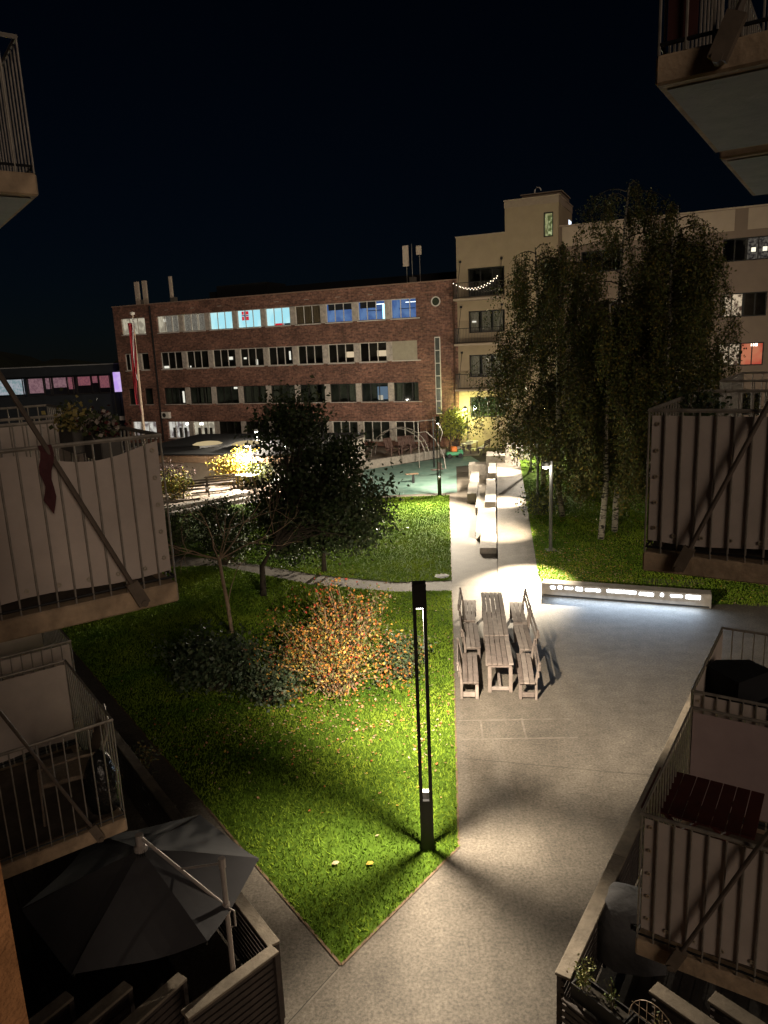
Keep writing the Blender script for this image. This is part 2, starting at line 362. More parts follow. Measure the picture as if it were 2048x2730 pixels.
# room fillings
def room(win, w, h, mat, depth=1.6):
    m = MB(); m.add([(0, .12, 0), (w, .12, 0), (w, .12, h), (0, .12, h), (0, depth, 0), (w, depth, 0), (w, depth, h), (0, depth, h)],
                    [(4, 5, 6, 7), (0, 1, 5, 4), (3, 7, 6, 2), (0, 4, 7, 3), (1, 2, 6, 5)]); return m.build('room', mat, win)
PANE_ME = {}
def window(parent, s, z, w, h, n, fmat, rm, fw=.055, ydep=.12, sill=True, split=None):
    win = MB()
    win.box(0, w, 0, .07, 0, fw); win.box(0, w, 0, .07, h - fw, h); win.box(0, fw, 0, .07, fw, h - fw); win.box(w - fw, w, 0, .07, fw, h - fw)
    pw = (w - fw * (n + 1)) / n
    for i in range(1, n): win.box(i * (pw + fw), i * (pw + fw) + fw, 0, .07, fw, h - fw)
    o = win.build('window', fmat, parent, (s, ydep, z))
    key = (round(pw, 3), round(h, 3), fw)
    if key not in PANE_ME:
        p = bpy.data.meshes.new('pane'); p.from_pydata([(0, 0, 0), (pw, 0, 0), (pw, 0, h - 2 * fw), (0, 0, h - 2 * fw)], [], [(0, 1, 2, 3)]); p.materials.append(GLASS); PANE_ME[key] = p
    for i in range(n):
        q = bpy.data.objects.new('pane', PANE_ME[key]); COL.objects.link(q); q.parent = o; q.location = (fw + i * (pw + fw), .035, fw)
    room(o, w, h, rm)
    if sill: boxo('sill', WHITEP if fmat is WHITEP else PIERC, o, -.04, w + .04, -.17, .02, -.06, -.004)
    return o, pw
ROOMS = {'cyan': EM('lit_cool_room', (.62, .95, 1.0), 1.15, (.42, .82, .95), .8), 'blue': EM('lit_blue_room', (.12, .22, .55), .6, (.22, .38, .75), 1.2),
         'grey': EM('lit_grey_room', (.95, .82, .62), .6, (.5, .42, .32), 2.), 'white': EM('lit_white_room', (1, .93, .85), .75, (.25, .2, .2), 1.6), 'dark': ROOM,
         'dim': M('dim_room', (.10, .11, .09), .9, .5, 1.2), 'brown': M('brown_curtained_room', (.22, .16, .11), .9, .3, 4)}
def blinds(win, n, pw, h, which, mat=CURTAIN, drop=1.0, y=.1):
    for i in which:
        x0 = .06 + i * (pw + .055); w_ = pw * (.80 + .13 * ((i * 37 + int(h * 91) + len(which)) % 3) / 2); m = MB(); nn = 12; z0_ = h * (1 - drop) + .06
        for j in range(nn + 1): x_ = x0 + w_ * j / nn; y_ = y + .025 * math.sin(j * 2.1 + i); m.v += [(x_, y_, z0_), (x_ + .01 * math.sin(j), y_, h - .06)]
        m.f = [(2 * j, 2 * j + 2, 2 * j + 3, 2 * j + 1) for j in range(nn)]; m.mi = [0] * nn; m.build('curtain', mat, win)
LIT = EM('ceiling_strip_light', (.9, .97, 1), 3.0)
FLAGR = M('flag_red', (.55, .03, .04), .8); FLAGW = M('flag_white', (.7, .7, .7), .8); FLAGB = M('flag_blue', (.02, .03, .16), .8)
FLR = EM('backlit_flag_red', (.8, .03, .05), .9); FLW = EM('backlit_flag_white', (.8, .9, .95), 1.0); FLB = EM('backlit_flag_blue', (.03, .05, .25), .6)
LAMPW = EM('small_white_lamp', (1, .93, .8), 1.1)
for r, (z0, z1) in enumerate(ROWS):
    h = z1 - z0
    for i in range(9):
        s = S0 + i * PITCH
        if i < 8: boxo('pier', PIERC, bb, s + WW + .006, s + PITCH - .006, .03, D - .02, z0 + .003, z1 - .003)
        fm = DFRAME if r == 1 else WHITEP; rm = 'dark'
        if r == 3: rm = ['grey', 'grey', 'cyan', 'cyan', 'cyan', 'brown', 'blue', 'blue', 'blue'][i]
        if r == 1: rm = 'dim'
        if r == 0: rm = ['white', 'grey', 'dark', 'dark', 'dark', 'dark', 'dim', 'dim', 'dark'][i]; fm = WHITEP if i in (0, 1, 6, 7, 8) else DFRAME
        if r == 2 and i == 8:
            boxo('blind_panel', M('pale_panel', (.42, .37, .28), .8, .1, 3), bb, s, s + WW, .02, .12, z0 + .05, z1); boxo('panel_sill', WHITEP, bb, s - .05, s + WW + .05, -.06, .02, z0 - .02, z0 + .04); continue
        o, pw = window(bb, s, z0, WW, h, 3, fm, ROOMS[rm])
        if r == 3:
            if i in (0, 1): blinds(o, 3, pw, h, (0, 1, 2) if i else (1, 2), EM('backlit_curtain', (.42, .37, .31), .5, (.22, .19, .155), 9), 1.0)
            if i == 5: blinds(o, 3, pw, h, (0, 1, 2), M('brown_curtain', (.24, .17, .11), .9, .2, 8), 1.0)
            if i == 3:   # flag in the lit window
                f = MB(); f.box(.38, 1.06, .085, .09, .62, 1.34); fo = f.build('window_flag', FLR, o)
                boxo('flag_cross', FLW, o, .60, .76, .078, .083, .62, 1.34); boxo('flag_cross', FLW, o, .38, 1.06, .078, .0835, .92, 1.08)
                boxo('flag_cross', FLB, o, .64, .72, .07, .076, .62, 1.34); boxo('flag_cross', FLB, o, .38, 1.06, .07, .0765, .96, 1.04)
            if i == 4:
                boxo('desk_clutter', FLR, o, .55, 1.4, .3, .4, .06, .22); boxo('desk_clutter', M('grey_clutter', (.1, .1, .12), .8), o, 1.5, 2.1, .3, .45, .06, .2)
            if i in (7, 8):
                boxo('ceiling_light', LIT, o, .9, 1.9, .7, .8, 1.2, 1.24); boxo('shelf', DFRAME, o, .3, 1.6, .9, 1.0, .75, .8)
                if i == 7: boxo('wall_lamp', EM('cyan_lamp', (.5, .95, 1), 2.5), o, 1.72, 1.95, .8, .9, .1, 1.2)
            if i in (6, 7): boxo('blind_edge', ROOM, o, .05, 2.2 if i == 6 else 1.4, .3, .33, .95, 1.43)
            if i == 0: boxo('table_lamp', LAMPW, o, .25, .55, .5, .6, .95, 1.2)
        if r == 2:
            rr = random.Random(i * 7 + 3)
            if i in (0, 1, 2, 3, 4): boxo('lit_object', LAMPW, o, [.08, .12, 1.5, .2, 1.85][i], [.62, .22, 1.85, .45, 1.98][i], .15, .2, [.08, .08, .6, .6, .4][i], [.28, .22, .85, .75, 1.1][i])
            if i in (6, 7): boxo('lit_object', EM('warm_lamp', (1, .75, .5), .8), o, 1.1, 1.9, .8, .9, .4, .85)
            if i == 3: boxo('lit_object', LAMPW, o, 1.28, 1.45, .3, .35, .08, .55)
        if r == 1:
            blinds(o, 3, pw, h, [(0,), (1, 2), (), (0, 1, 2), (0, 2), (1,), (2,), (), (0, 2)][i], M('dusky_curtain', (.13, .14, .11), .9, .2, 6), 1.0, .3)
            if i == 0: boxo('lit_object', LAMPW, o, 1.75, 1.92, .2, .25, .1, 1.1)
            if i == 7: boxo('lit_object', EM('blueish_screen', (.35, .5, .7), .35), o, .9, 2.1, 1.0, 1.1, .1, 1.1); boxo('lit_object', EM('paper_lamp', (.8, .7, .55), .7), o, 1.2, 1.55, .5, .6, .08, .45)
            if i == 2: boxo('lit_object', LAMPW, o, 1.55, 1.85, .4, .5, 1.2, 1.36)
        if r == 0 and i in (0, 1):
            for kx in (.05, .75, 1.3): boxo('post_silhouette', ROOM, o, kx, kx + .25, .5, .6, 0, .9)
            boxo('ceiling_light', EM('bright_lamp', (1, .97, .9), 14), o, [1.55, .3][i], [1.75, .5][i], .5, .7, 1.15, 1.33)
for r, (z0, z1) in enumerate(ROWS):
    if r in (1, 2):
        for s, w in ((-31.95, 1.0), (-30.1, .9)): window(bb, s, z0, w, z1 - z0, 2 if s < -31 else 1, DFRAME if r == 1 else WHITEP, ROOMS['dim' if r == 1 else 'dark'])
        boxo('pier', PIERC if r == 2 else BRICK, bb, -30.944, -30.106, .02, D, z0 + .003, z1 - .003)
    else: window(bb, -31.95, z0, 2.75, z1 - z0, 3, WHITEP, ROOMS['grey' if r == 3 else 'white'])
m = MB(); m.tube([(-28.45, -.08, .2), (-28.45, -.08, 12.1)], .07, 6); m.build('downpipe', BLACK, bb)
m = MB(); m.tube([(-.45, -.08, .2), (-.45, -.08, 12.1)], .06, 6); m.build('downpipe', M('rust_pipe', (.10, .05, .03), .7), bb)
# porthole and stair window
m = MB(); n = 24
for k, (ra, y) in enumerate([(.36, .03), (.36, -.10), (.29, -.10), (.29, .0)]):
    m.v += [(-1.84 + ra * math.cos(2 * math.pi * j / n), y, 10.8 + ra * math.sin(2 * math.pi * j / n)) for j in range(n)]
m.f = [(k * n + j, k * n + (j + 1) % n, (k + 1) * n + (j + 1) % n, (k + 1) * n + j) for k in range(3) for j in range(n)]; m.mi = [0] * len(m.f)
po = m.build('porthole', WHITEP, bb)
m = MB(); m.add([(-1.84 + .3 * math.cos(2 * math.pi * j / n), -.02, 10.8 + .3 * math.sin(2 * math.pi * j / n)) for j in range(n)], [tuple(range(n))]); m.build('pane', M('porthole_glass', (.05, .06, .04), .2), po)
st = boxo('stair_window', WHITEP, bb, -2.03, -1.58, -.04, .02, 2.5, 8.25)
zs = np.linspace(2.55, 8.2, 7)
for i in range(6): boxo('pane', M('stair_glass', (.10, .11, .10), .15, .3, 3), st, -1.97, -1.64, -.055, -.03, zs[i] + .03, zs[i + 1] - .03)
ac = empty('air_conditioner', (0, 0, 0), 0, 'white box air conditioner on the brick wall left of the lower windows', 'air conditioner')
fr = Matrix.Translation(FP) @ Matrix.Rotation(FU, 4, 'Z')
ac.matrix_world = fr @ Matrix.Translation((-27.75, -.2, 2.54))
boxo('casing', WHITEP, ac, -.42, .42, -.16, .17, -.28, .28, b=.02)
m = MB(); m.add([(-.1 + .2 * math.cos(k * math.pi / 8), -.175, .2 * math.sin(k * math.pi / 8)) for k in range(16)], [tuple(range(16))]); m.build('fan', DFRAME, ac)
for sx in (-.3, .3): boxo('bracket', STEEL, ac, sx - .02, sx + .02, -.1, .18, -.34, -.28)
def antenna(s, y, label, specs, mast):
    a = empty('antenna_mast', (0, 0, 0), 0, label, 'antenna'); a.matrix_world = fr @ Matrix.Translation((s, y, 12.0))
    for (x0, z0, z1, w) in specs: boxo('panel', M('antenna_panel', (.55, .45, .36), .6, .1), a, x0 - w / 2, x0 + w / 2, -.16, .02, z0, z1, b=.02)
    for x0, z1 in mast: m = MB(); m.tube([(x0, .06, -.2), (x0, .06, z1)], .035, 6); m.build('mast', M('antenna_steel', (.12, .11, .10), .5), a)
    boxo('base_box', M('antenna_box', (.2, .18, .15), .7), a, -.2, .2, -.1, .4, -.1, .75); return a
antenna(-4.0, .9, 'two pale panel antennas on a mast above the right end of the brick roof', [(-.45, 1.55, 3.05, .45), (.62, 2.3, 2.95, .38)], [(0.0, 3.15), (.62, 2.4), (-.45, 1.6)])
antenna(-30.0, .9, 'pair of pale panel antennas at the left end of the brick roof', [(-.38, .35, 2.3, .48), (.5, .35, 2.35, .48)], [(-.38, .5), (.5, .5)])
antenna(-26.6, .9, 'single dark slim antenna on the brick roof', [(0, .7, 2.5, .3)], [(0, .8)])

# apartment block
ab = empty('apartment_building', FP, FU, 'pale rendered apartment block with tower and balconies right of the brick building', 'building')
m = MB()
gaps = [(2.25, 3.75), (5.2, 6.82), (8.4, 9.95), (11.0, 12.92)]
zz = [-.3] + [z for g in gaps for z in g] + [15.1]
for i in range(0, len(zz), 2): m.box(-.195, 3.4, 0, .3, zz[i], zz[i + 1])
for g0, g1 in gaps: m.box(-.195, .64, 0, .3, g0, g1); m.box(3.34, 3.4, 0, .3, g0, g1)
m.box(-.195, .1, .3, 9, 12.3, 15.1)
m.build('wall', RENDERW, ab)
t = MB()
for za, zb_, op in ((-.3, 11.5, 0), (11.5, 12.95, 1), (12.95, 14.55, 0), (14.55, 16.15, 1), (16.15, 16.7, 0)):
    if not op: t.box(3.4, 7.1, -.02, 5.3, za, zb_)
    else: t.box(3.4, 6.1, -.02, 5.3, za, zb_); t.box(6.75, 7.1, -.02, 5.3, za, zb_); t.box(6.1, 6.75, 1.8, 5.3, za, zb_)
tw = t.build('tower', RENDERW, ab)
boxo('parapet', M('tower_parapet', (.36, .28, .21), .9, .08), tw, 3.37, 7.13, -.06, 5.33, 16.7, 17.14); boxo('coping', RENDERP, tw, 3.33, 7.17, -.1, 5.37, 17.14, 17.22)
boxo('lift_house', M('lift_house_render', (.22, .17, .13), .9, .1), tw, 4.3, 7.0, 1.3, 4.6, 17.22, 17.62); boxo('lift_house_roof', RENDERP, tw, 4.2, 7.1, 1.2, 4.7, 17.62, 17.68)
m = MB(); m.tube([(5.1, 1.6, 17.6), (5.15, 1.6, 17.95), (5.3, 1.55, 18.1), (5.5, 1.5, 18.05), (5.6, 1.5, 17.85)], .05, 6); m.build('vent_hood', WHITEP, tw)
GREENW = EM('warm_green_room', (.80, .82, .45), .8, (.12, .14, .05), 3.)
o, _ = window(ab, 6.1, 14.55, .65, 1.6, 1, DFRAME, GREENW, ydep=.0, fw=.07, sill=False)
o, _ = window(ab, 6.1, 11.5, .65, 1.45, 1, DFRAME, GREENW, ydep=.0, fw=.07, sill=False)
boxo('side_window', EM('cold_lit_window', (.75, .85, 1), 1.6), tw, 7.085, 7.115, 3.9, 5.0, 15.35, 16.1)
boxo('coping', RENDERP, ab, -.25, 3.4, -.06, .4, 15.1, 15.17)
for r, (g0, g1) in enumerate(gaps):
    o, pw = window(ab, .64, g0, 2.7, g1 - g0, 3 if r else 4, DFRAME, [EM('green_lit_room', (.32, .42, .12), .3, (.20, .30, .10), 1.0), ROOMS['dim'], ROOMS['dim'], ROOM][r], fw=.09, sill=False)
    if r in (1, 2): blinds(o, 3, pw, g1 - g0, (0, 1, 2), M('net_curtain', (.34, .30, .25), .9, .3, 14), 1.0, .25)
    if r == 2: boxo('lit_object', LAMPW, o, .2, .5, .14, .2, .75, .85)
    if r == 0:
        for kx in (.2, 1.0, 1.6): boxo('plant_pot', EM('lit_leaves', (.5, .6, .12), .8, (.1, .15, .02), 9), o, kx, kx + .5, .3, .4, .1, .1 + .2 + .1 * (kx == .2))
FAR_BAR = None
for z in (4.4, 7.65, 10.8):
    b = boxo('balcony_slab', RENDERP, ab, -.1, 3.3, -1.25, -.004, z - .14, z)
    m = MB(); m.tube([(-.05, -.01, z + 1.08), (-.05, -1.2, z + 1.08), (3.25, -1.2, z + 1.08), (3.25, -.01, z + 1.08)], .025, 5); m.tube([(-.05, -1.2, z + .1), (3.25, -1.2, z + .1)], .02, 4); m.build('rail', DFRAME, b)
    m = MB()
    for k in range(30): x = -.05 + k * 3.3 / 29; m.beam((x, -1.2, z + .1), (x, -1.2, z + 1.08), .018, .018)
    for k in range(9): y = -1.2 + k * .14; m.beam((-.05, y, z), (-.05, y, z + 1.08), .018, .018)
    m.build('bars', M('far_bar', (.09, .08, .07), .5), b)
    for x in (.1, 3.15): m = MB(); m.tube([(x, -1.1, z + .05), (x, -.02, z + 2.6)], .02, 5); m.lathe([(.09, z + 2.55), (.09, z + 2.7)], 8, (x, -.05)); m.build('tie_rod', BLACK, b)
# wing to the right, behind the birches
wz = [(2.3, 3.75), (5.5, 6.95), (8.58, 10.06), (12.0, 13.4)]
units = [8.6, 13.0, 17.4, 21.8]
m = MB(); zz = [-.3] + [z for g in wz for z in g] + [15.15]
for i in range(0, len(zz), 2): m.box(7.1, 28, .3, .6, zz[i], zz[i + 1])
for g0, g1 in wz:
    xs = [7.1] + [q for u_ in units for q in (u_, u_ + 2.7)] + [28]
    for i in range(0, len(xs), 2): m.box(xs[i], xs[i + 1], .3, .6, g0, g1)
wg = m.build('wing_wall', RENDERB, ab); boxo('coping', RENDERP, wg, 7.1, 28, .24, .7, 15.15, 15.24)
for a_, c_ in ((7.3, 13.2), (13.7, 18.0), (18.75, 23.0)): boxo('render_panel', RENDERP, wg, a_, c_, .27, .3, 13.85, 15.12)
WARMW = EM('warm_lit_room', (.95, .72, .5), .75, (.12, .07, .05), 3.5); REDR = EM('red_lit_room', (.85, .13, .08), .62, (.95, .30, .16), .9); GREYR = EM('softly_lit_room', (.28, .24, .2), .4, (.05, .04, .04), 5.)
for r, (g0, g1) in enumerate(wz):
    for k, u_ in enumerate(units):
        for half in (0, 1):
            rm = ROOM
            if k == 2: rm = {(1, 0): WARMW, (1, 1): REDR, (2, 0): WARMW, (3, 1): GREYR}.get((r, half), ROOM)
            o, pw = window(wg, u_ + half * 1.35, g0, 1.35, g1 - g0, 2, DFRAME, rm, fw=.07, ydep=.34, sill=False)
            if k == 2 and (r, half) == (1, 1):
                for kx in (.62, .84): boxo('pendant_lamp', EM('pendant_glow', (1, .75, .6), 5), o, kx, kx + .16, .4, .5, 1.2, 1.4)
            if k == 2 and (r, half) == (2, 0): boxo('curtain', CURTAIN, o, .05, .3, .2, .23, .07, 1.4)
            if k == 2 and (r, half) == (3, 1):
                for kx in (.3, .95): boxo('pendant_lamp', EM('ball_lamp', (1, .9, .7), 1.6), o, kx, kx + .25, .4, .5, .55, .8)
sl = empty('string_lights', (0, 0, 0), 0, 'chain of small bulbs slung along the highest balcony of the pale block', 'string lights'); sl.matrix_world = fr.copy()
pts = [(-.05 + t_ * 3.2, -1.24, 11.88 - .55 * 4 * t_ * (1 - t_) + .28 * t_) for t_ in np.linspace(0, 1, 15)]
pts2 = [(.5 + t_ * 2.6, -1.27, 11.6 - .42 * 4 * t_ * (1 - t_) + .42 * t_) for t_ in np.linspace(0, 1, 12)]
m = MB(); m.tube(pts, .006, 4); m.tube(pts2, .006, 4); m.build('cable', BLACK, sl)
m = MB()
for p in pts + pts2: m.lathe([(.012, p[2] - .04), (.032, p[2] - .02), (.032, p[2]), (.012, p[2] + .02)], 6, (p[0], p[1] - .01))
tag(m.build('bulb', EM('string_bulb', (1, .82, .62), 3.5), sl), kind='stuff')

# dark building far left
gb = empty('glass_building', (-46, 72.5, 0), 0, 'low dark glass-fronted building with pink and violet lit curtains left of the bricks', 'building')
DKM = M('dark_cladding', (.022, .026, .032), .5, .2, 2); 
boxo('wall', DKM, gb, 0, 20.8, .3, 10, -.3, 4.45); boxo('upper_wall', DKM, gb, 0, 20.8, .3, 10, 6.2, 7.2); boxo('roof_edge', M('roof_edge_metal', (.25, .25, .25), .5), gb, -.1, 20.9, -.6, 10.1, 7.2, 7.28)
boxo('back_wall', DKM, gb, 0, 20.8, 3.0, 3.2, 4.45, 6.2)
boxo('canopy_fascia', DKM, gb, 0, 20.8, -.5, .3, 6.35, 7.2)
CUR = [EM('white_curtain_glow', (.75, .75, .85), .55, (.4, .55, .6), 4), EM('pink_curtain_glow', (.62, .33, .38), .42, (.4, .2, .25), 5), EM('rose_curtain_glow', (.62, .20, .24), .42, (.42, .14, .2), 6), EM('violet_curtain_glow', (.62, .4, 1.0), .8, (.8, .6, 1), 1.2)]
spec = [(9.0, 11.6, 0), (12.1, 13.6, 1), (13.75, 14.25, 1), (14.5, 15.9, 1), (15.95, 16.45, 2), (16.9, 18.2, 2), (18.3, 18.9, 2), (19.0, 20.0, 2)]
for i, (a_, c_, k) in enumerate(spec):
    f = MB(); f.box(a_ - .08, a_, .2, .3, 4.5, 6.2); f.box(c_, c_ + .08, .2, .3, 4.5, 6.2); f.box(a_, c_, .2, .3, 6.14, 6.2); f.box(a_, c_, .2, .3, 4.5, 4.56); o = f.build('window', DFRAME, gb)
    m = MB(); m.add([(a_, .25, 4.56), (c_, .25, 4.56), (c_, .25, 6.14), (a_, .25, 6.14)], [(0, 1, 2, 3)]); m.build('pane', GLASS, o)
    m = MB(); nn = 14; zl = [4.7, 4.75, 5.1, 5.2, 5.0, 5.3, 5.5, 5.0][i]
    for j in range(nn + 1):
        x = a_ + (c_ - a_) * j / nn; y = .5 + .05 * math.sin(j * 1.9); m.v += [(x, y, zl), (x, y, 6.15)]
    m.f = [(2 * j, 2 * j + 2, 2 * j + 3, 2 * j + 1) for j in range(nn)]; m.mi = [0] * nn; m.build('curtain', CUR[k], o)
st = empty('glazed_stair_tower', (-25.3, 71.6, 0), 0, 'narrow glazed link with violet upper panes touching the brick building', 'building')
boxo('frame', DFRAME, st, 0, .08, 0, .1, 0, 6.6); boxo('frame', DFRAME, st, 1.3, 1.38, 0, .1, 0, 6.6); boxo('back_wall', M('stair_back', (.05, .06, .06), .8), st, 0, 2.5, 1.5, 1.6, 0, 6.6)
boxo('door_frame', WHITEP, st, .3, 2.4, -.05, .05, 1.9, 2.3); boxo('lit_pane', CUR[3], st, .1, 1.28, .1, .14, 4.6, 6.45); boxo('lit_pane', CUR[3], st, 1.4, 2.0, .1, .14, 4.6, 6.5)
m = MB(); m.tube([(2.1, -.3, 0), (2.1, -.3, 7.0)], .16, 8); m.build('downpipe', M('pale_pipe', (.45, .43, .42), .6), st)
# wooded ridge on the skyline
rng = np.random.default_rng(5); m = MB(); N = 160
for i in range(N):
    x = -220 + 440 * i / (N - 1); h = 9.0 + 2.2 * math.sin(i * .31) + 1.2 * math.sin(i * .83) + rng.uniform(-.5, .5)
    for (yo, zf) in ((150, 0), (152, .55), (157, .9), (165, 1), (190, .8), (230, 0)): m.v.append((x, yo + rng.uniform(-1, 1), h * zf))
m.f = [(i * 6 + j, (i + 1) * 6 + j, (i + 1) * 6 + j + 1, i * 6 + j + 1) for i in range(N - 1) for j in range(5)]; m.mi = [0] * len(m.f)
tag(m.build('wooded_hill', M('far_wood', (.02, .025, .012), .95, .5, .4)), kind='structure')

# low annex with black roof and skylights
an = empty('annex_building', (-16.0, 44.4, 0), R(-17), 'low annex with black flat roof and white wall in front of the bricks', 'building')
boxo('wall', M('annex_white_wall', (.55, .5, .44), .85, .1), an, 0, 12.5, .15, 10, 0, 1.75); boxo('fascia', M('annex_fascia', (.20, .13, .08), .8, .2), an, -.1, 12.6, -.05, .15, 1.55, 1.98); boxo('roof', ROOFB, an, -.15, 12.7, -.1, 10, 1.98, 2.06)
for x in (4.3, 7.0):
    k = MB(); k.lathe([(1.0, 2.06), (.98, 2.2)], 4, (x, 3.4)); sk = k.build('skylight', DFRAME, an); sk.scale = (1, 1, 1)
    k = MB(); k.lathe([(.95, 2.2), (.75, 2.29), (.4, 2.34), (.02, 2.36)], 12, (x, 3.4)); k.build('dome', EM('skylight_glow', (1, .78, .42), .5), sk)

# ------------------------------------------------------------------ balconies of the two near wings
GROM = M('brass_eyelet', (.62, .54, .42), .35, .1, metal=.6)
_bar = {}
def balcony(label, corner, z, az, sgn, L, Dp, near=None, far=None, outer=None, railh=1.1, rod=True, sag=0., group=None, topdrop=.04, thick=.15, panelred=False):
    root = empty('balcony', (corner[0], corner[1], z), math.pi / 2 - az, label, 'balcony', group)
    Y = lambda y: sgn * y
    s_ = MB(); y0, y1 = sorted((Y(-.012), Y(Dp))); s_.bbox(-.012, L + .012, y0, y1, -thick, 0, b=.012); slab = s_.build('slab', CONC, root)
    y0, y1 = sorted((Y(.03), Y(Dp - .05))); boxo('soffit', CONC3, slab, .06, L - .06, y0, y1, -thick - .008, -thick + .002)
    y0, y1 = sorted((Y(.1), Y(Dp))); boxo('floor_boards', M('balcony_boards', (.10, .075, .055), .85, .3, 5, .3), slab, .1, L - .1, y0, y1, .002, .02)
    m = MB(); m.tube([(0, Y(Dp), railh), (0, Y(0), railh), (L, Y(0), railh), (L, Y(Dp), railh)], .016, 6); m.build('handrail', STEEL, root)
    m = MB(); m.tube([(0, Y(Dp), .045), (0, Y(0), .045), (L, Y(0), .045), (L, Y(Dp), .045)], .010, 5); m.build('bottom_rail', BLACK, root)
    key = railh
    if key not in _bar:
        mb = MB(); mb.tube([(0, 0, .0), (0, 0, railh - .01)], .0075, 6); _bar[key] = mb.build('bar', STEEL, root); first = _bar[key]
    else: first = None
    pos = [(0, Y(k * .118)) for k in range(int(Dp / .118))] + [(k * .105, Y(0)) for k in range(1, int(L / .105) + 1)] + [(L, Y(k * .118)) for k in range(int(Dp / .118))]
    for k, (x, y) in enumerate(pos):
        if first is not None and k == 0: b = first
        else: b = bpy.data.objects.new('bar', _bar[key].data); COL.objects.link(b); b.parent = root
        b.location = (x, y, 0)
    def screen(p, q, inward, mat, seed, sg, zb=.095):
        rg = random.Random(seed); p = Vector(p); q = Vector(q); nx, nz = 36, 20; m = MB(); inn = Vector(inward)
        for i in range(nx + 1):
            a = i / nx; base = p.lerp(q, a)
            top = railh - topdrop - sg * 4 * (a - .0) * (1 - a) * (1 if a < 1 else 0)
            if sg: top = railh - topdrop - sg * max(0, math.sin(math.pi * min(1, a / .55))) ** 1.3
            bot = zb + .015 * math.sin(a * 9 + seed) 
            for j in range(nz + 1):
                c = j / nz; zz_ = bot + (top - bot) * c
                wv = (1. if sg else .3) * .008 * math.sin(a * 23 + seed) * math.sin(c * 2.2 + 1) + .010 * math.sin((a * 3 + c * 2.2) * 3 + seed) * (1 - abs(2 * c - 1)) * (1. if sg else .5) + (.006 if sg else .0015) * math.sin(a * 41 - c * 7)
                v = base + inn * (.013 + abs(wv) * (.8 if sg else .35)); m.v.append((v.x, v.y, zz_))
        m.f = [(i * (nz + 1) + j, (i + 1) * (nz + 1) + j, (i + 1) * (nz + 1) + j + 1, i * (nz + 1) + j + 1) for i in range(nx) for j in range(nz)]; m.mi = [0] * len(m.f)
        o = m.build('screen_cloth', mat, root, smooth=True)
        d = (q - p).normalized(); ln = (q - p).length; sd_ = -inn.normalized()
        def eyelet(along, zz_):
            g = MB(); c0 = p + d * along + sd_ * -.008; n_ = 10
            for ra, oo in ((.016, 0), (.016, .006), (.008, .006), (.008, 0)):
                for j in range(n_):
                    t = 2 * math.pi * j / n_; v = c0 + d * (ra * math.cos(t)) + sd_ * oo; g.v.append((v.x, v.y, zz_ + ra * math.sin(t)))
            g.f = [(k * n_ + j, k * n_ + (j + 1) % n_, (k + 1) * n_ + (j + 1) % n_, (k + 1) * n_ + j) for k in range(3) for j in range(n_)]; g.mi = [0] * len(g.f)
            g.build('eyelet', GROM, o)
        for k in range(5): eyelet(.045, .2 + k * .2)
        k = .19
        while k < ln: eyelet(k, zb + .05 + .02 * (k / ln)); k += .19 + .02 * rg.random()
        return o
    if near: screen((0, Y(.02), 0), (0, Y(Dp), 0), (1, 0, 0), near, 3, sag)
    if far: screen((L, Y(.02), 0), (L, Y(Dp), 0), (-1, 0, 0), far, 5, 0)
    if outer: screen((.02, Y(0), 0), (L, Y(0), 0), (0, sgn, 0), outer, 7, 0)
    if panelred: boxo('red_board', M('dark_red_board', (.06, .015, .012), .8), root, .02, .05, *sorted((Y(.03), Y(.16))), .05, railh)
    if rod:
        m = MB(); a = Vector((-.055, Y(.30), -.01)); b = Vector((-.055, Y(Dp), -.01 + (Dp - .3) * 2.34)); m.tube([a, b], .017, 8); ro = m.build('tie_rod', M('rod_steel', (.13, .10, .08), .6, .2, 10), root)
        m = MB(); d = (b - a).normalized(); m.beam(a - d * .09, a + d * .10, .085, .05, up=(1, 0, 0)); m.tube([a - d * .08 + Vector((-.035, 0, 0)), a - d * .08 + Vector((.06, 0, 0))], .026, 8); m.build('bracket', M('bracket_steel', (.15, .115, .085), .6, .2, 10), ro)
    return root
DL = 1.7
BLm = balcony('balcony with sagging beige cloth screen at camera height on the left', (-1.58, 5.30), 5.96, AZL, 1, 2.2, DL, near=FABRIC, sag=.09)
BLl = balcony('lower left balcony with open railing and a woven chair', (-2.80, 6.77), 3.0, AZL, 1, 1.9, 1.28, far=FABRIC)
BLt = balcony('balcony high at the left edge, seen from below', (-2.35, 5.60), 8.90, AZL, 1, 2.2, DL, railh=.86, rod=False)
BLn = balcony('cloth-screened balcony just beyond the lower left one', (-4.10, 8.95), 3.0, AZL, 1, 1.9, 1.28, near=FABRIC, far=FABRIC, rod=False)
BLf = balcony('dark balcony behind the mid left one, at the left edge', (-3.05, 7.95), 5.96, AZL, 1, 2.2, 1.5, near=FABRIC, rod=False)
BRm = balcony('balcony with taut beige cloth screen at camera height on the right', (2.02, 5.55), 5.96, AZR, -1, 2.0, DL, near=FABRIC)
BRl = balcony('lower right balcony with cloth screens and a red table', (1.84, 4.92), 3.0, AZR, -1, 1.9, DL, near=FABRIC, far=FABRIC_P)
BRt = balcony('balcony overhead at the top right corner', (1.38, 3.83), 8.88, AZR, -1, 1.62, DL, panelred=True, thick=.13)
BRu = balcony('smaller slab of a balcony behind the overhead right one', (2.39, 5.39), 8.88, AZR, -1, 1.7, DL, thick=.13, rod=False)
BRn = balcony('balcony beyond the mid right one with pale open railing', (3.95, 8.62), 5.96, AZR, -1, 1.9, 1.5, rod=False)
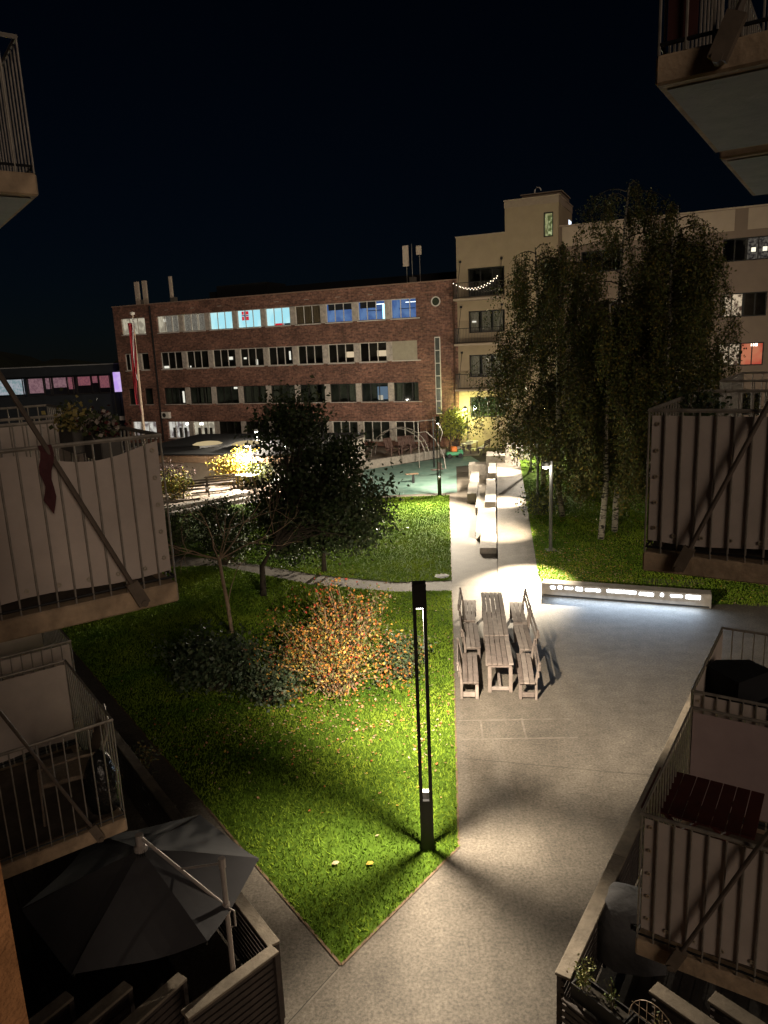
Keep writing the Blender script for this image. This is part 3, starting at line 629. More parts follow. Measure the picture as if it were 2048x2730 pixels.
BRf = balcony('cloth-screened balcony beyond the lower right one with dark covered furniture', (3.02, 6.85), 3.0, AZR, -1, 1.9, 1.5, near=FABRIC, outer=FABRIC, rod=False)
# rendered pier beside the camera
pr_ = MB(); azp = R(-31.55); pc = Vector((math.sin(azp), math.cos(azp), 0)) * 2.3; pd = Vector((-math.cos(azp), math.sin(azp), 0)); pe = Vector((math.sin(azp), math.cos(azp), 0))
P_ = [pc, pc + pd * .07 - pe * .02, pc + pd * .9 - pe * .25, pc + pd * .9 + pe * .5, pc + pe * .5 + pd * .05]
pr_.prism([(p.x, p.y) for p in P_], -.2, 8.3)
tag(pr_.build('wall_pier', M('ochre_render', (.66, .31, .13), .95, .25, 9, .8, bscale=60)), 'rough ochre rendered pier at the lower left edge', 'wall')

# ------------------------------------------------------------------ lamps
HEAD = EM('lamp_led', (1, .97, .9), 25)
def lamp_light(name, parent, loc, power, col=(1, .86, .66), kind='POINT', rad=.05, cone=150, blend=.5, aim=None):
    d = bpy.data.lights.new(name, kind); d.energy = power; d.color = col; d.shadow_soft_size = rad
    if kind == 'SPOT': d.spot_size = R(cone); d.spot_blend = blend
    o = bpy.data.objects.new(name, d); COL.objects.link(o); o.parent = parent; o.location = loc
    if aim is not None: o.rotation_euler = (Vector(aim) - Vector(loc)).to_track_quat('-Z', 'Y').to_euler()
    return o
def lamp_column(loc, rz, label, power, col=(1, .86, .66), H=4.3, cone=150, base=1.0, rad=.05, throws=()):
    r = empty('lamp_column', loc, rz, label, 'lamp', 'lamp columns of the yard')
    w = .1; lw = .052
    boxo('base', BLACK, r, -w, w, -w, w, 0, base - .13, b=.004)
    for sx in (-1, 1):
        for sy in (-1, 1):
            x0, x1 = sorted((sx * w, sx * (w - lw))); y0, y1 = sorted((sy * w, sy * (w - .045))); boxo('leg', BLACK, r, x0, x1, y0, y1, base - .129, H - .351)
    boxo('head', BLACK, r, -w, w, -w, w, H - .35, H, b=.004)
    boxo('cap_plate', M('pale_base_plate', (.55, .55, .57), .5), r, -.045, .045, -.045, .045, base - .128, base - .02)
    m = MB()
    for i in range(4):
        for j in range(4): m.lathe([(.008, H - .375), (.008, H - .352)], 6, (-.05 + i * .033, -.05 + j * .033))
    m.build('led_cluster', HEAD, r)
    for sx in (-1, 1): x0, x1 = sorted((sx * .098, sx * .085)); boxo('added_baffle', BLACK, r, x0, x1, -.054, .054, H - .535, H - .351)  # side plates added to cut the light pool off left and right
    lamp_light('lamp_light', r, (0, 0, H - .39), power, col, 'SPOT', rad, cone, .55, (0, 0, 0))
    for (ax, ay, pw_, cn) in throws: lamp_light('throw_light', r, (0, math.copysign(.125, ay), H - .40), pw_, col, 'SPOT', rad, cn, 1., (ax, ay, 0))
    return r
lamp_column((.45, 10.07, .012), R(-2), 'tall black lamp column with open slot on the near lawn', 4400, throws=((-.2, 6.3, 5600, 66), (5.0, 5.2, 5200, 74)))
lamp_column((2.93, 37.7, .0), R(-4), 'black lamp column at the corner of lawn and playground', 4500, H=4.1, throws=((-1.3, -5.5, 24000, 84), (-1.5, 6.0, 3800, 95)))
# slim grey post with one projecting head beside the ramp
l3 = empty('lamp_post', (6.02, 26.0, rampz(26)), R(8), 'grey lamp post with bright head on the right lawn beside the ramp', 'lamp')
PG = M('grey_lamp_post', (.10, .10, .095), .5)
m = MB(); m.tube([(0, 0, 0), (0, 0, 3.3)], .062, 12); m.build('post', PG, l3); boxo('base_plate', PG, l3, -.17, .17, -.17, .17, 0, .04)
m = MB(); m.tube([(0, 0, 3.18), (-.16, -.03, 3.2)], .04, 8); m.lathe([(.03, 3.3), (.12, 3.26), (.14, 3.12)][::-1], 12, (-.22, -.04)); m.build('head', PG, l3)
m = MB(); m.lathe([(.03, 3.04), (.09, 3.06), (.115, 3.12)], 12, (-.22, -.04)); m.build('globe', HEAD, l3)
for aim, pw_, cn in (((-2.0, -2.9, 0), 30000, 48), ((-1.2, 2.8, 0), 11000, 46)):
    lamp_light('lamp_light', l3, (-.24 + .04 * (aim[1] > 0), -.06 + .08 * (aim[1] > 0), 3.0), pw_, (1, .86, .64), 'SPOT', .05, cn, 1., aim)
lamp_light('glow_light', l3, (-.24, -.2, 3.0), 70, (1, .9, .72), 'POINT', .08)
# lamps along the ramp, mostly behind birch leaves
def post_lamp(loc, label, power, H=3.0, col=(1, .88, .7), aim=(-1.8, 0, 0), cone=110, name='post_lamp', rad=.04, pt=0.):
    r = empty(name, loc, 0, label, 'lamp'); PM = M('grey_lamp_post', (.10, .10, .095), .5)
    m = MB(); m.tube([(0, 0, 0), (0, 0, H)], [.055, .045], 8); m.build('post', PM, r); boxo('base_plate', PM, r, -.12, .12, -.12, .12, 0, .03)
    av = Vector((aim[0], aim[1])).normalized() * .22; ax_, ay_ = av.x, av.y
    m = MB(); m.tube([(0, 0, H - .06), (ax_ * .6, ay_ * .6, H + .06), (ax_, ay_, H + .1)], .025, 6); m.build('arm', PM, r)
    m = MB(); m.lathe([(.13, H - .02), (.14, H), (.12, H + .13), (.02, H + .16)], 12, (ax_, ay_)); m.build('hood', PM, r)
    m = MB(); m.lathe([(.03, H - .1), (.085, H - .07), (.10, H - .022)], 12, (ax_, ay_)); m.build('globe', HEAD, r)
    lamp_light('lamp_light', r, (ax_, ay_, H - .16), power, col, 'SPOT', rad, cone, 1., aim)
    if pt: lamp_light('glow_light', r, (ax_, ay_, H - .24), pt, col, 'POINT', .12)
    return r
post_lamp((6.95, 32.6, rampz(32.6)), 'lamp post halfway up the ramp under the birches', 10000, 2.75, aim=(-1.5, .5, 0), cone=50)
post_lamp((7.95, 39.0, rampz(39)), 'lamp post near the top of the ramp behind birch leaves', 12000, 2.75, aim=(-1.6, .4, 0), cone=54)
post_lamp((9.2, 41.5, .8), 'lamp post deep behind the birches', 3000, 3.2, aim=(-.4, -1.5, 0), cone=150, pt=3500)
post_lamp((6.45, 54.6, 0), 'lamp by the yellow-green wall of the pale block', 400, 3.0, (.95, 1, .36), aim=(-.5, .3, 0), cone=150, pt=420)
post_lamp((-8.1, 48.2, .0), 'lamp post behind the yellow shrub by the annex', 2500, 2.7, aim=(.5, -4, 0), cone=140, pt=900)
post_lamp((-7.35, 41.5, .3), 'short lamp post shining into the yellow shrub', 2500, 2.3, aim=(-1.6, -1.0, .0), cone=160, pt=2200)
post_lamp((-5.2, 40.2, .3), 'short lamp post above the round table', 5000, 2.4, aim=(.1, -.8, 0), cone=110)

# long concrete bench with a light strip
lb = empty('light_bench', (4.70, 21.45, 0), math.atan2(-1.72, 4.45), 'long low concrete bench wall with glowing white light strip', 'bench wall')
boxo('body', CONC2, lb, 0, 4.75, 0, .42, 0, .42, b=.012)
boxo('painted_shadow_gap', BLACK, lb, .05, 4.7, -.003, .02, .02, .07)  # black strip paints the shade of a recess along the foot
LED = EM('bench_led', (.82, .91, 1), 26)
x = .28
for k, w in enumerate((.12, .10, .22, .18, .42, .80, .38, .07, .31, .37)):
    boxo('led_segment', LED, lb, x, x + w, -.014, -.002, .265 + .01 * (k % 3), .34 + .02 * (k % 2)); x += w + (.10 if k not in (4, 6, 7) else .2)
ld = bpy.data.lights.new('strip_light', 'AREA'); ld.shape = 'RECTANGLE'; ld.size = 4.0; ld.size_y = .05; ld.energy = 130; ld.color = (.55, .74, 1)
lo = bpy.data.objects.new('strip_light', ld); COL.objects.link(lo); lo.parent = lb; lo.location = (2.4, -.07, .34); lo.rotation_euler = (R(-66), 0, 0)

# stepped concrete seating along the ramp
ss = empty('seating_steps', (3.68, 23.4, 0), -math.atan2(EX, 1), 'stepped concrete seating blocks running along the left of the ramp', 'steps')
for (x0, x1, y0, y1, h) in ((-.66, -.04, 2.95, 5.05, .22), (-.86, -.05, 5.06, 9.35, .34), (-.55, -.05, 9.36, 15.3, .62), (-.98, -.56, 9.36, 12.0, .36), (-.45, -.05, 15.31, 18.6, .92), (-1.45, -.99, 11.9, 18.3, .5),
                            (-.97, -.56, 12.01, 18.3, .30), (-1.6, -.6, 18.61, 19.6, .85), (-.59, .5, 18.61, 20.3, 1.35), (.51, 2.0, 19.4, 21.0, 1.75)):
    boxo('block', CONC2, ss, x0, x1, y0, y1, -.01, h, b=.015)

# ------------------------------------------------------------------ picnic furniture
AZT = R(6.0)
WOODS = [WOODF, M('furniture_timber_dark', (.118, .092, .080), .8, .3, 5, .4, bscale=20), M('furniture_timber_pale', (.178, .146, .128), .8, .3, 4, .4, bscale=20)]
_pk = random.Random(12)
def plank(parent, name, x0, x1, y0, y1, z0, z1): return boxo(name, _pk.choice(WOODS), parent, x0, x1, y0 + _pk.uniform(-.006, .006), y1 + _pk.uniform(-.006, .006), z0, z1, b=.004)
def picnic_table(loc, rz, label):
    t = empty('picnic_table', loc, rz, label, 'table', 'row of picnic tables')
    w = .58; n = 5; pw = (w - .012 * (n - 1)) / n
    for k in range(n): x = -w / 2 + k * (pw + .012); plank(t, 'top_plank', x, x + pw, -.80, .80, .69, .72)
    for y in (-.70, .70):
        plank(t, 'cross_beam', -.26, .26, y - .03, y + .03, .60, .689)
        for sx in (-1, 1): x0, x1 = sorted((sx * .27, sx * .19)); plank(t, 'leg', x0, x1, y - .031, y + .031, 0, .599)
        plank(t, 'foot_rail', -.188, .188, y - .028, y + .028, .05, .13)
    plank(t, 'stretcher', -.03, .03, -.668, .668, .07, .13); return t
def bench(loc, rz, label, group='benches round the picnic tables', L=1.6):
    b = empty('slatted_bench', loc, rz, label, 'bench', group); h = L / 2        # backrest on local -x side
    for k in range(3): plank(b, 'seat_plank', -.17 + k * .118, -.17 + k * .118 + .108, -h, h, .41, .44)
    for k, (z0, x0) in enumerate(((.56, -.245), (.71, -.275))): plank(b, 'back_plank', x0 - .014, x0 + .012, -h, h, z0, z0 + .12)
    for y in (-h + .12, h - .12):
        m = MB(); m.beam((-.20, y, 0), (-.20, y, .44), .05, .07); m.beam((-.20, y, .44), (-.275, y, .86), .05, .045); m.build('back_post', WOODF, b)
        plank(b, 'leg', .10, .17, y - .03, y + .03, 0, .409); plank(b, 'foot_rail', -.165, .095, y - .028, y + .028, .06, .16)
        plank(b, 'bearer', -.165, .17, y - .029, y + .029, .345, .408)
    return b
tn = ['nearest picnic table of the row on the paved yard', 'middle picnic table of the row on the paved yard', 'farthest picnic table of the row, dappled by light']
for k, (x, y) in enumerate(((2.49, 15.90), (2.67, 17.53), (2.85, 19.12))): picnic_table((x, y, .004), -AZT, tn[k])
ln = ['nearest bench left of the picnic tables beside the lawn', 'middle bench left of the picnic tables beside the lawn', 'farthest bench left of the picnic tables beside the lawn']
for k, (x, y) in enumerate(((1.80, 15.62), (2.08, 17.53), (2.24, 19.33))): bench((x, y, .004), -AZT + (0, .03, -.04)[k], ln[k])
rn = ['nearest bench right of the picnic tables, back to the open yard', 'middle bench right of the picnic tables, back to the open yard', 'farthest bench right of the picnic tables, back to the open yard']
for k, (x, y) in enumerate(((3.02, 15.48), (3.34, 17.28), (3.52, 19.02))): bench((x, y, .004), -AZT + math.pi + (-.03, .02, 0)[k], rn[k])
def manhole(loc, r_, label):
    o = empty('manhole_cover', loc, 0, label, 'manhole cover'); m = MB(); m.lathe([(r_, 0), (r_, .006), (r_ * .9, .008)], 24); m.build('rim', M('rim_iron', (.05, .045, .04), .7, .2, 20), o)
    m = MB(); m.lathe([(r_ * .86, .0), (r_ * .86, .011)], 24)
    m.lathe([(r_ * .8, .0105), (r_ * .75, .016), (r_ * .62, .016), (r_ * .6, .012), (r_ * .45, .012), (r_ * .43, .016), (r_ * .2, .016)], 24)
    m.build('plate', M('cast_iron', (.05, .044, .04), .8, .2, 20), o)
manhole((1.85, 23.75, .045), .24, 'round manhole cover in the far lawn by the path'); manhole((3.25, 20.5, .004), .2, 'round cast cover beside the picnic tables')

# ------------------------------------------------------------------ slatted fences of the ground floor terraces
def slat_fence(name, p, q, label, h=1.04, cap=.15, slats=9, gap=.026, thick=.03, group=None, cat='fence', slat_mat=WOODD, capmat=WOODG):
    p = Vector((*p, 0)); q = Vector((*q, 0)); d = q - p; L = d.length
    r = empty(name, p, math.atan2(d.y, d.x), label, cat, group)
    nb = max(1, round(L / 2.4))
    for k in range(nb): boxo('cap_board', capmat, r, L * k / nb + .003, L * (k + 1) / nb - .003, -cap / 2, cap / 2, h, h + .035, b=.005)
    hh = (h - .06) / slats; sm = MB(); sm.box(0, L, -thick / 2, thick / 2, 0, hh - gap); first = sm.build('slat', slat_mat, r, (0, 0, .05))
    for k in range(1, slats): o = first.copy(); COL.objects.link(o); o.location = (0, 0, .05 + k * hh)
    npst = max(2, round(L / 1.1) + 1)
    for k in range(npst): x = .03 + (L - .06) * k / (npst - 1); boxo('post', slat_mat, r, x - .025, x + .025, thick / 2 + .002, thick / 2 + .05, 0, h - .002)
    return r
cL = Vector((-1.46, 7.14))
u2 = Vector((uL.x, uL.y))
fe = cL + u2 * 9.5
slat_fence('slatted_fence', (fe.x, fe.y), (cL.x, cL.y), 'long slatted terrace fence along the path beside the grey parasol', h=1.02, slats=11)
slat_fence('slatted_fence', (cL.x + .02, cL.y - .06), (-2.26, 6.26), 'slatted fence turning the corner at the near end of the left path', h=1.03, slats=11)
for k, ((a_, c_), lab) in enumerate(zip((((-2.40, 6.76), (-2.95, 5.98)), ((-2.96, 6.68), (-3.50, 5.92)), ((-3.55, 6.58), (-4.1, 5.82))), ('first stepped slatted screen left of the fence corner', 'second stepped slatted screen left of the fence corner', 'third stepped slatted screen, nearest the ochre pier'))):
    slat_fence('slatted_screen', a_, c_, lab, h=1.03, slats=11, group='stepped screens', cat='screen')
rA = Vector((1.66, 6.50)); u3 = Vector((uR.x, uR.y)); rB = rA + u3 * 8.6
slat_fence('slatted_fence', (rA.x, rA.y), (rB.x, rB.y), 'long terrace fence with weathered timber cap along the right of the yard', h=1.06, cap=.17, slats=11)
slat_fence('slatted_fence', (rA.x - .02, rA.y - .1), (2.6, 5.2), 'dark slatted fence facing the camera below the planters', h=.9, slats=10, cap=.06, capmat=WOODD)
for k, ((a_, c_), lab) in enumerate(zip((((2.56, 6.36), (3.2, 5.56)), ((3.1, 6.22), (3.75, 5.42))), ('slatted screen with broad timber cap right of the planters', 'slatted screen with rain-spotted cap at the lower right edge'))):
    slat_fence('slatted_screen', a_, c_, lab, h=1.03, slats=11, cap=.17, group='stepped screens', cat='screen')
# terrace decks
def deck(name, org, az, L, W, n, mat):
    r = empty(name, org, math.pi / 2 - az); r['kind'] = 'structure'; pw = W / n
    for k in range(n): boxo('plank', mat, r, 0, L, *sorted((k * pw, (k + 1) * pw - .008)), -.01, .03)
    return r
deck('terrace_deck', (1.9, 6.3, .02), AZR, 7, -3.2, 22, M('deck_board', (.05, .042, .035), .8, .3, 4, .3))
deck('terrace_deck', (-1.9, 6.5, .02), AZL, 6, 3.0, 20, M('deck_board_red', (.022, .013, .01), .85, .3, 4, .3))

# parasol on the left terrace
pa = empty('cantilever_parasol', (-2.85, 7.20, 0), 0, 'grey hexagonal cantilever parasol over the lower left terrace', 'parasol')
GREYC = M('grey_canopy_cloth', (.052, .049, .052), .85, .08, 3, .1, bscale=200); AL = M('parasol_aluminium', (.38, .33, .30), .45, .1, 10, metal=.3)
m = MB(); rr_ = 1.27; V0 = []
for k in range(6):
    a = R(90 - 75 - 60 * k); V0.append((rr_ * math.cos(a), rr_ * math.sin(a)))
m.v.append((0, 0, 2.30)); ns = 6
for k in range(6):
    p, q = Vector(V0[k]), Vector(V0[(k + 1) % 6]); mid = (p + q) / 2
for k in range(6):
    p, q = V0[k], V0[(k + 1) % 6]; base = len(m.v); N = 8
    for i in range(1, N + 1):
        t = i / N
        for j in range(i + 1):
            s_ = j / i; x = (p[0] * (1 - s_) + q[0] * s_) * t; y = (p[1] * (1 - s_) + q[1] * s_) * t
            z = 2.30 - .42 * t ** 1.1 - .045 * 4 * s_ * (1 - s_) * t + .012 * math.sin(k * 2.3 + 7 * s_ * t) * t; m.v.append((x, y, z))
    off = lambda i, j: base + (i * (i + 1)) // 2 - 1 + j
    m.f.append((0, off(1, 1), off(1, 0)))
    for i in range(1, N):
        for j in range(i + 1):
            m.f.append((off(i, j), off(i + 1, j + 1), off(i + 1, j)))
            if j < i: m.f.append((off(i, j), off(i, j + 1), off(i + 1, j + 1)))
m.mi = [0] * len(m.f); can = m.build('canopy', GREYC, pa)
for k in range(6): mm = MB(); mm.beam((0, 0, 2.26), (V0[k][0] * .99, V0[k][1] * .99, 1.85), .02, .02); mm.build('rib', BLACK, pa)
pol = Vector((.98, -.37)); m = MB(); m.tube([(pol.x, pol.y, 0), (pol.x, pol.y, 2.39)], .028, 10); m.build('pole', AL, pa)
m = MB(); m.tube([(0, 0, 2.28), (0, 0, 2.49)], .045, 10); m.lathe([(.075, 2.30), (.075, 2.34), (.05, 2.36)], 12); m.build('hub', AL, pa)
m = MB(); m.tube([(0, 0, 2.47), (pol.x, pol.y, 1.83)], .02, 8); m.build('arm', AL, pa)
m = MB(); m.tube([(.47, -.178, 2.17), (pol.x, pol.y, 2.37)], .012, 8); m.tube([(pol.x, pol.y, 2.32), (pol.x, pol.y, 2.43)], .04, 8); m.build('strut', AL, pa)
m = MB(); m.tube([(pol.x, pol.y, 1.77), (pol.x, pol.y, 1.88)], .042, 8); m.tube([(pol.x + .03, pol.y - .03, 1.84), (pol.x + .09, pol.y - .05, 1.82), (pol.x + .09, pol.y - .05, 1.64), (pol.x + .04, pol.y - .03, 1.60)], .012, 6); m.build('crank', AL, pa)
boxo('foot', BLACK, pa, pol.x - .3, pol.x + .3, pol.y - .3, pol.y + .3, .05, .11)
m = MB()
for k in range(4): m.add([(.02 * k - .04, -.02, 2.32), (.02 * k, -.06, 2.34), (.03 * k, -.12, 2.26 - .02 * k)], [(0, 1, 2)])
m.build('strap', BLACK, pa)

# furniture on the balconies
ch = empty('woven_chair', (-3.45, 7.05, 3.02), math.pi / 2 - AZL + R(170), 'pale woven garden armchair on the lower left balcony', 'chair')
WOV = M('woven_plastic', (.24, .18, .13), .7, .25, 30, .6, bscale=90)
m = MB()
for i in range(10):
    for j in range(8):
        a = -.26 + .52 * i / 9; m.v.append((a, .24 - .10 * (1 - (2 * i / 9 - 1) ** 2) * .2 + .16 * j / 7, .42 + .48 * j / 7))
m.f = [(i * 8 + j, (i + 1) * 8 + j, (i + 1) * 8 + j + 1, i * 8 + j + 1) for i in range(9) for j in range(7)]; m.mi = [0] * len(m.f); m.build('backrest', WOV, ch)
boxo('seat', WOV, ch, -.27, .27, -.26, .24, .38, .43, b=.015)
m = MB(); m.tube([(-.27, .25, .42), (-.28, .41, .80), (-.2, .44, .93), (.2, .44, .93), (.28, .41, .80), (.27, .25, .42)], .014, 6); m.build('back_frame', STEEL, ch)
for sx in (-1, 1):
    m = MB(); m.tube([(sx * .3, -.28, 0), (sx * .3, -.26, .62), (sx * .31, .1, .66), (sx * .29, .36, .64)], .016, 6); m.build('arm', WOV, ch)
    m = MB(); m.tube([(sx * .27, .22, 0), (sx * .27, .24, .42)], .014, 6); m.build('leg', STEEL, ch)
bag = MB()
bag.lathe([(.02, .0), (.15, .02), (.19, .2), (.17, .42), (.10, .6), (.04, .66)], 12); tag(bag.build('sack', M('black_plastic_sack', (.012, .012, .012), .25, .2, 8, 1., bscale=14), None, (-3.05, 6.92, 3.02), smooth=True), 'glossy black sack standing in the corner of the lower left balcony', 'sack')
tb = empty('folding_table', (2.62, 5.62, 3.02), math.pi / 2 - AZR, 'dark red slatted folding table on the lower right balcony', 'table')
for k in range(8): boxo('slat', REDW, tb, -.34, .34, -.44 + k * .11, -.44 + k * .11 + .102, .67, .69)
for sx in (-.24, .24):
    m = MB(); m.beam((sx, -.36, 0), (sx, .30, .67), .03, .025); m.beam((sx, .36, 0), (sx, -.30, .67), .03, .025); m.build('cross_legs', REDW, tb)
for sy in (-.3, .3): boxo('rail', REDW, tb, -.27, .27, sy - .015, sy + .015, .64, .669)
cf = MB(); cf.prism([(-.35, -.3), (.35, -.3), (.4, .1), (.2, .4), (-.3, .35)], 0, .75); cf.prism([(-.3, -.2), (.25, -.2), (.3, .1), (.0, .3), (-.2, .25)], .75, 1.05)
tag(cf.build('covered_furniture', M('black_cover', (.01, .01, .011), .8), None, (3.75, 7.35, 3.02), .5), 'black covered furniture heap on the balcony beyond the red table', 'furniture')
bq = empty('covered_grill', (2.75, 7.55, .05), R(-20), 'grey cloth cover over a barbecue beside the right fence', 'barbecue')
m = MB(); prof = [(.36, .25), (.36, .7), (.33, .95), (.24, 1.08), (.08, 1.14)]
n = 14
for r_, z in prof:
    for j in range(n): t = 2 * math.pi * j / n; sx = 1.2 if abs(math.cos(t)) > .5 else 1.1; w_ = 1 + .05 * math.sin(j * 2.6); m.v.append((r_ * 1.15 * math.copysign(abs(math.cos(t)) ** .6, math.cos(t)) * w_, r_ * .8 * math.copysign(abs(math.sin(t)) ** .6, math.sin(t)) * w_, z + .02 * math.sin(j * 1.7)))
m.f = [(i * n + j, i * n + (j + 1) % n, (i + 1) * n + (j + 1) % n, (i + 1) * n + j) for i in range(len(prof) - 1) for j in range(n)] + [tuple(range((len(prof) - 1) * n, len(prof) * n))]; m.mi = [0] * len(m.f)
m.build('cover', M('grey_cover_cloth', (.10, .097, .10), .8, .15, 6, .6, bscale=14), bq, smooth=True)
boxo('handle_patch', BLACK, bq, .02, .14, -.30, -.27, .86, .93)
for sx in (-.3, .3): boxo('leg', BLACK, bq, sx - .02, sx + .02, -.02, .02, 0, .27)
# planters with plants on the near right fence
PL = M('dark_planter', (.02, .018, .016), .7)
def planter(loc, az, label, L=.62):
    p = empty('trough_planter', loc, az, label, 'planter', 'planters on the dark fence'); w = .09
    for (a, b_, c, d) in ((-L / 2, L / 2, -w, -w + .015), (-L / 2, L / 2, w - .015, w), (-L / 2, -L / 2 + .015, -w + .016, w - .016), (L / 2 - .015, L / 2, -w + .016, w - .016)): boxo('side', PL, p, a, b_, c, d, 0, .18)
    boxo('soil', SOIL, p, -L / 2 + .016, L / 2 - .016, -w + .016, w - .016, .01, .14); return p
paz = math.atan2(5.2 - 6.4, 2.6 - 1.64)
planter((1.98, 6.20, .94), paz, 'dark trough planter with small green herbs by the fence corner'); planter((2.38, 5.70, .94), paz, 'dark trough planter with dry stems behind a wire trellis')
LG = [M('herb_green', (.10, .14, .03), .6), M('herb_lime', (.26, .26, .08), .6), M('dry_leaf', (.22, .15, .07), .7)]
def small_plant(name, loc, n, h, sp, label, seed, probs, lsz=.035, cat='plant', stems=8):
    rg = np.random.default_rng(seed); r = empty(name, loc, 0, label, cat); m = MB(); P = []
    for k in range(stems):
        a = rg.uniform(0, 6.28); q = sp * rg.uniform(.2, 1); tip = Vector((q * math.cos(a), q * math.sin(a), h * rg.uniform(.6, 1))); m.tube([(q * .3 * math.cos(a), q * .3 * math.sin(a), 0), tip * .6 + Vector((0, 0, .05)), tip], [.004, .003, .002], 4)
        for j in range(max(1, n // stems)): t = rg.uniform(.3, 1); P.append(np.array(tip) * t + rg.normal(0, .03, 3))
    m.build('stem', M('herb_stem', (.12, .10, .05), .7), r); leaves('foliage', P, lsz, LG, r, seed, probs); return r
small_plant('herb', (1.84, 6.36, 1.08), 320, .34, .16, 'bushy pale herb at the corner of the right fence', 11, [.3, .55, .15])
small_plant('herb', (2.06, 6.10, 1.08), 60, .34, .10, 'thin green shoots in the first trough planter', 12, [.7, .3, 0.])
small_plant('dry_plant', (2.42, 5.66, 1.08), 120, .36, .2, 'dry brown stems in the second trough planter', 13, [.1, .3, .6])
m = MB(); tr = []
for k in range(7): a = -.24 + k * .08; m.tube([(a, 0, 0), (a, 0, .34 * math.sqrt(max(.02, 1 - (a / .27) ** 2)))], .0035, 4)
for hgt_ in (.1, .2): m.tube([(-.24, 0, hgt_), (.24, 0, hgt_)], .0035, 4)
m.tube([(.27 * math.cos(t), 0, .34 * math.sin(t)) for t in np.linspace(0, math.pi, 14)], .0045, 5)
tag(m.build('wire_trellis', M('pale_wire', (.45, .34, .24), .5), None, (2.36, 5.80, 1.08), paz), 'arched wire trellis standing in the second planter', 'trellis')

# flowers on the mid left balcony
FL = [M('flower_leaf', (.05, .06, .02), .7), M('yellow_flower', (.30, .24, .08), .7), M('pale_flower', (.36, .30, .26), .7), M('red_flower', (.10, .02, .02), .7)]
def flower_box(loc, seed, label, probs, n=420):
    r = empty('flower_box', loc, math.pi / 2 - AZL, label, 'flowers'); boxo('box', M('flower_box_zinc', (.10, .09, .08), .6), r, -.26, .26, -.08, .08, -.2, .0, b=.01)
    rg = np.random.default_rng(seed); P = np.stack([rg.uniform(-.26, .26, n), rg.normal(0, .07, n), np.abs(rg.normal(.05, .09, n))], 1); leaves('foliage', P, .045, FL, r, seed, probs, width=.8); return r
flower_box((-2.72, 6.60, 7.02), 21, 'yellow chrysanthemums in a box on the mid left railing', [.4, .6, 0, 0]); flower_box((-2.30, 6.10, 7.00), 22, 'pale and red flowers in a box on the mid left railing', [.55, 0, .27, .18])
m = MB(); rg = random.Random(4)
for i in range(9):
    for j in range(4): m.v.append((-.02 + .028 * j * (1 - .05 * i) + .012 * math.sin(i * 1.3), .01 * math.sin(i + j), .02 - i * (.045 + .004 * j)))
m.f = [(i * 4 + j, i * 4 + j + 1, (i + 1) * 4 + j + 1, (i + 1) * 4 + j) for i in range(8) for j in range(3)]; m.mi = [0] * len(m.f)
sc_ = m.build('scarf', M('wine_red_cloth', (.075, .022, .025), .85, .2, 8), None, (-2.20, 4.78, 7.06), R(28)); tag(sc_, 'wine-red scarf knotted to the mid left railing by the tie rod', 'scarf')

# ------------------------------------------------------------------ trees and shrubs
BIRCHB = None
def birch_bark():
    m = bpy.data.materials.new('birch_bark'); m.use_nodes = True; n = m.node_tree.nodes; l = m.node_tree.links; b = n['Principled BSDF']; b.inputs['Roughness'].default_value = .8
    tc = n.new('ShaderNodeTexCoord'); mp = n.new('ShaderNodeMapping'); mp.inputs['Scale'].default_value = (3, 3, 9); l.new(tc.outputs['Object'], mp.inputs[0])
    nz = n.new('ShaderNodeTexNoise'); nz.inputs['Scale'].default_value = 1.6; nz.inputs['Detail'].default_value = 5; l.new(mp.outputs[0], nz.inputs['Vector'])
    cr = n.new('ShaderNodeValToRGB'); cr.color_ramp.elements[0].position = .42; cr.color_ramp.elements[0].color = (.03, .025, .02, 1); cr.color_ramp.elements[1].position = .5; cr.color_ramp.elements[1].color = (.38, .34, .27, 1)
    l.new(nz.outputs['Fac'], cr.inputs[0]); l.new(cr.outputs[0], b.inputs['Base Color']); return m
BIRCHB = birch_bark()
BL = [M('birch_leaf', (.065, .080, .020), .6, .2, .7, spec=.25), M('birch_leaf_olive', (.11, .095, .026), .6, .2, .7, spec=.25), M('birch_leaf_yellow', (.17, .13, .025), .6, .2, .7, spec=.25)]
TWIG = M('dark_twig', (.06, .045, .03), .9)
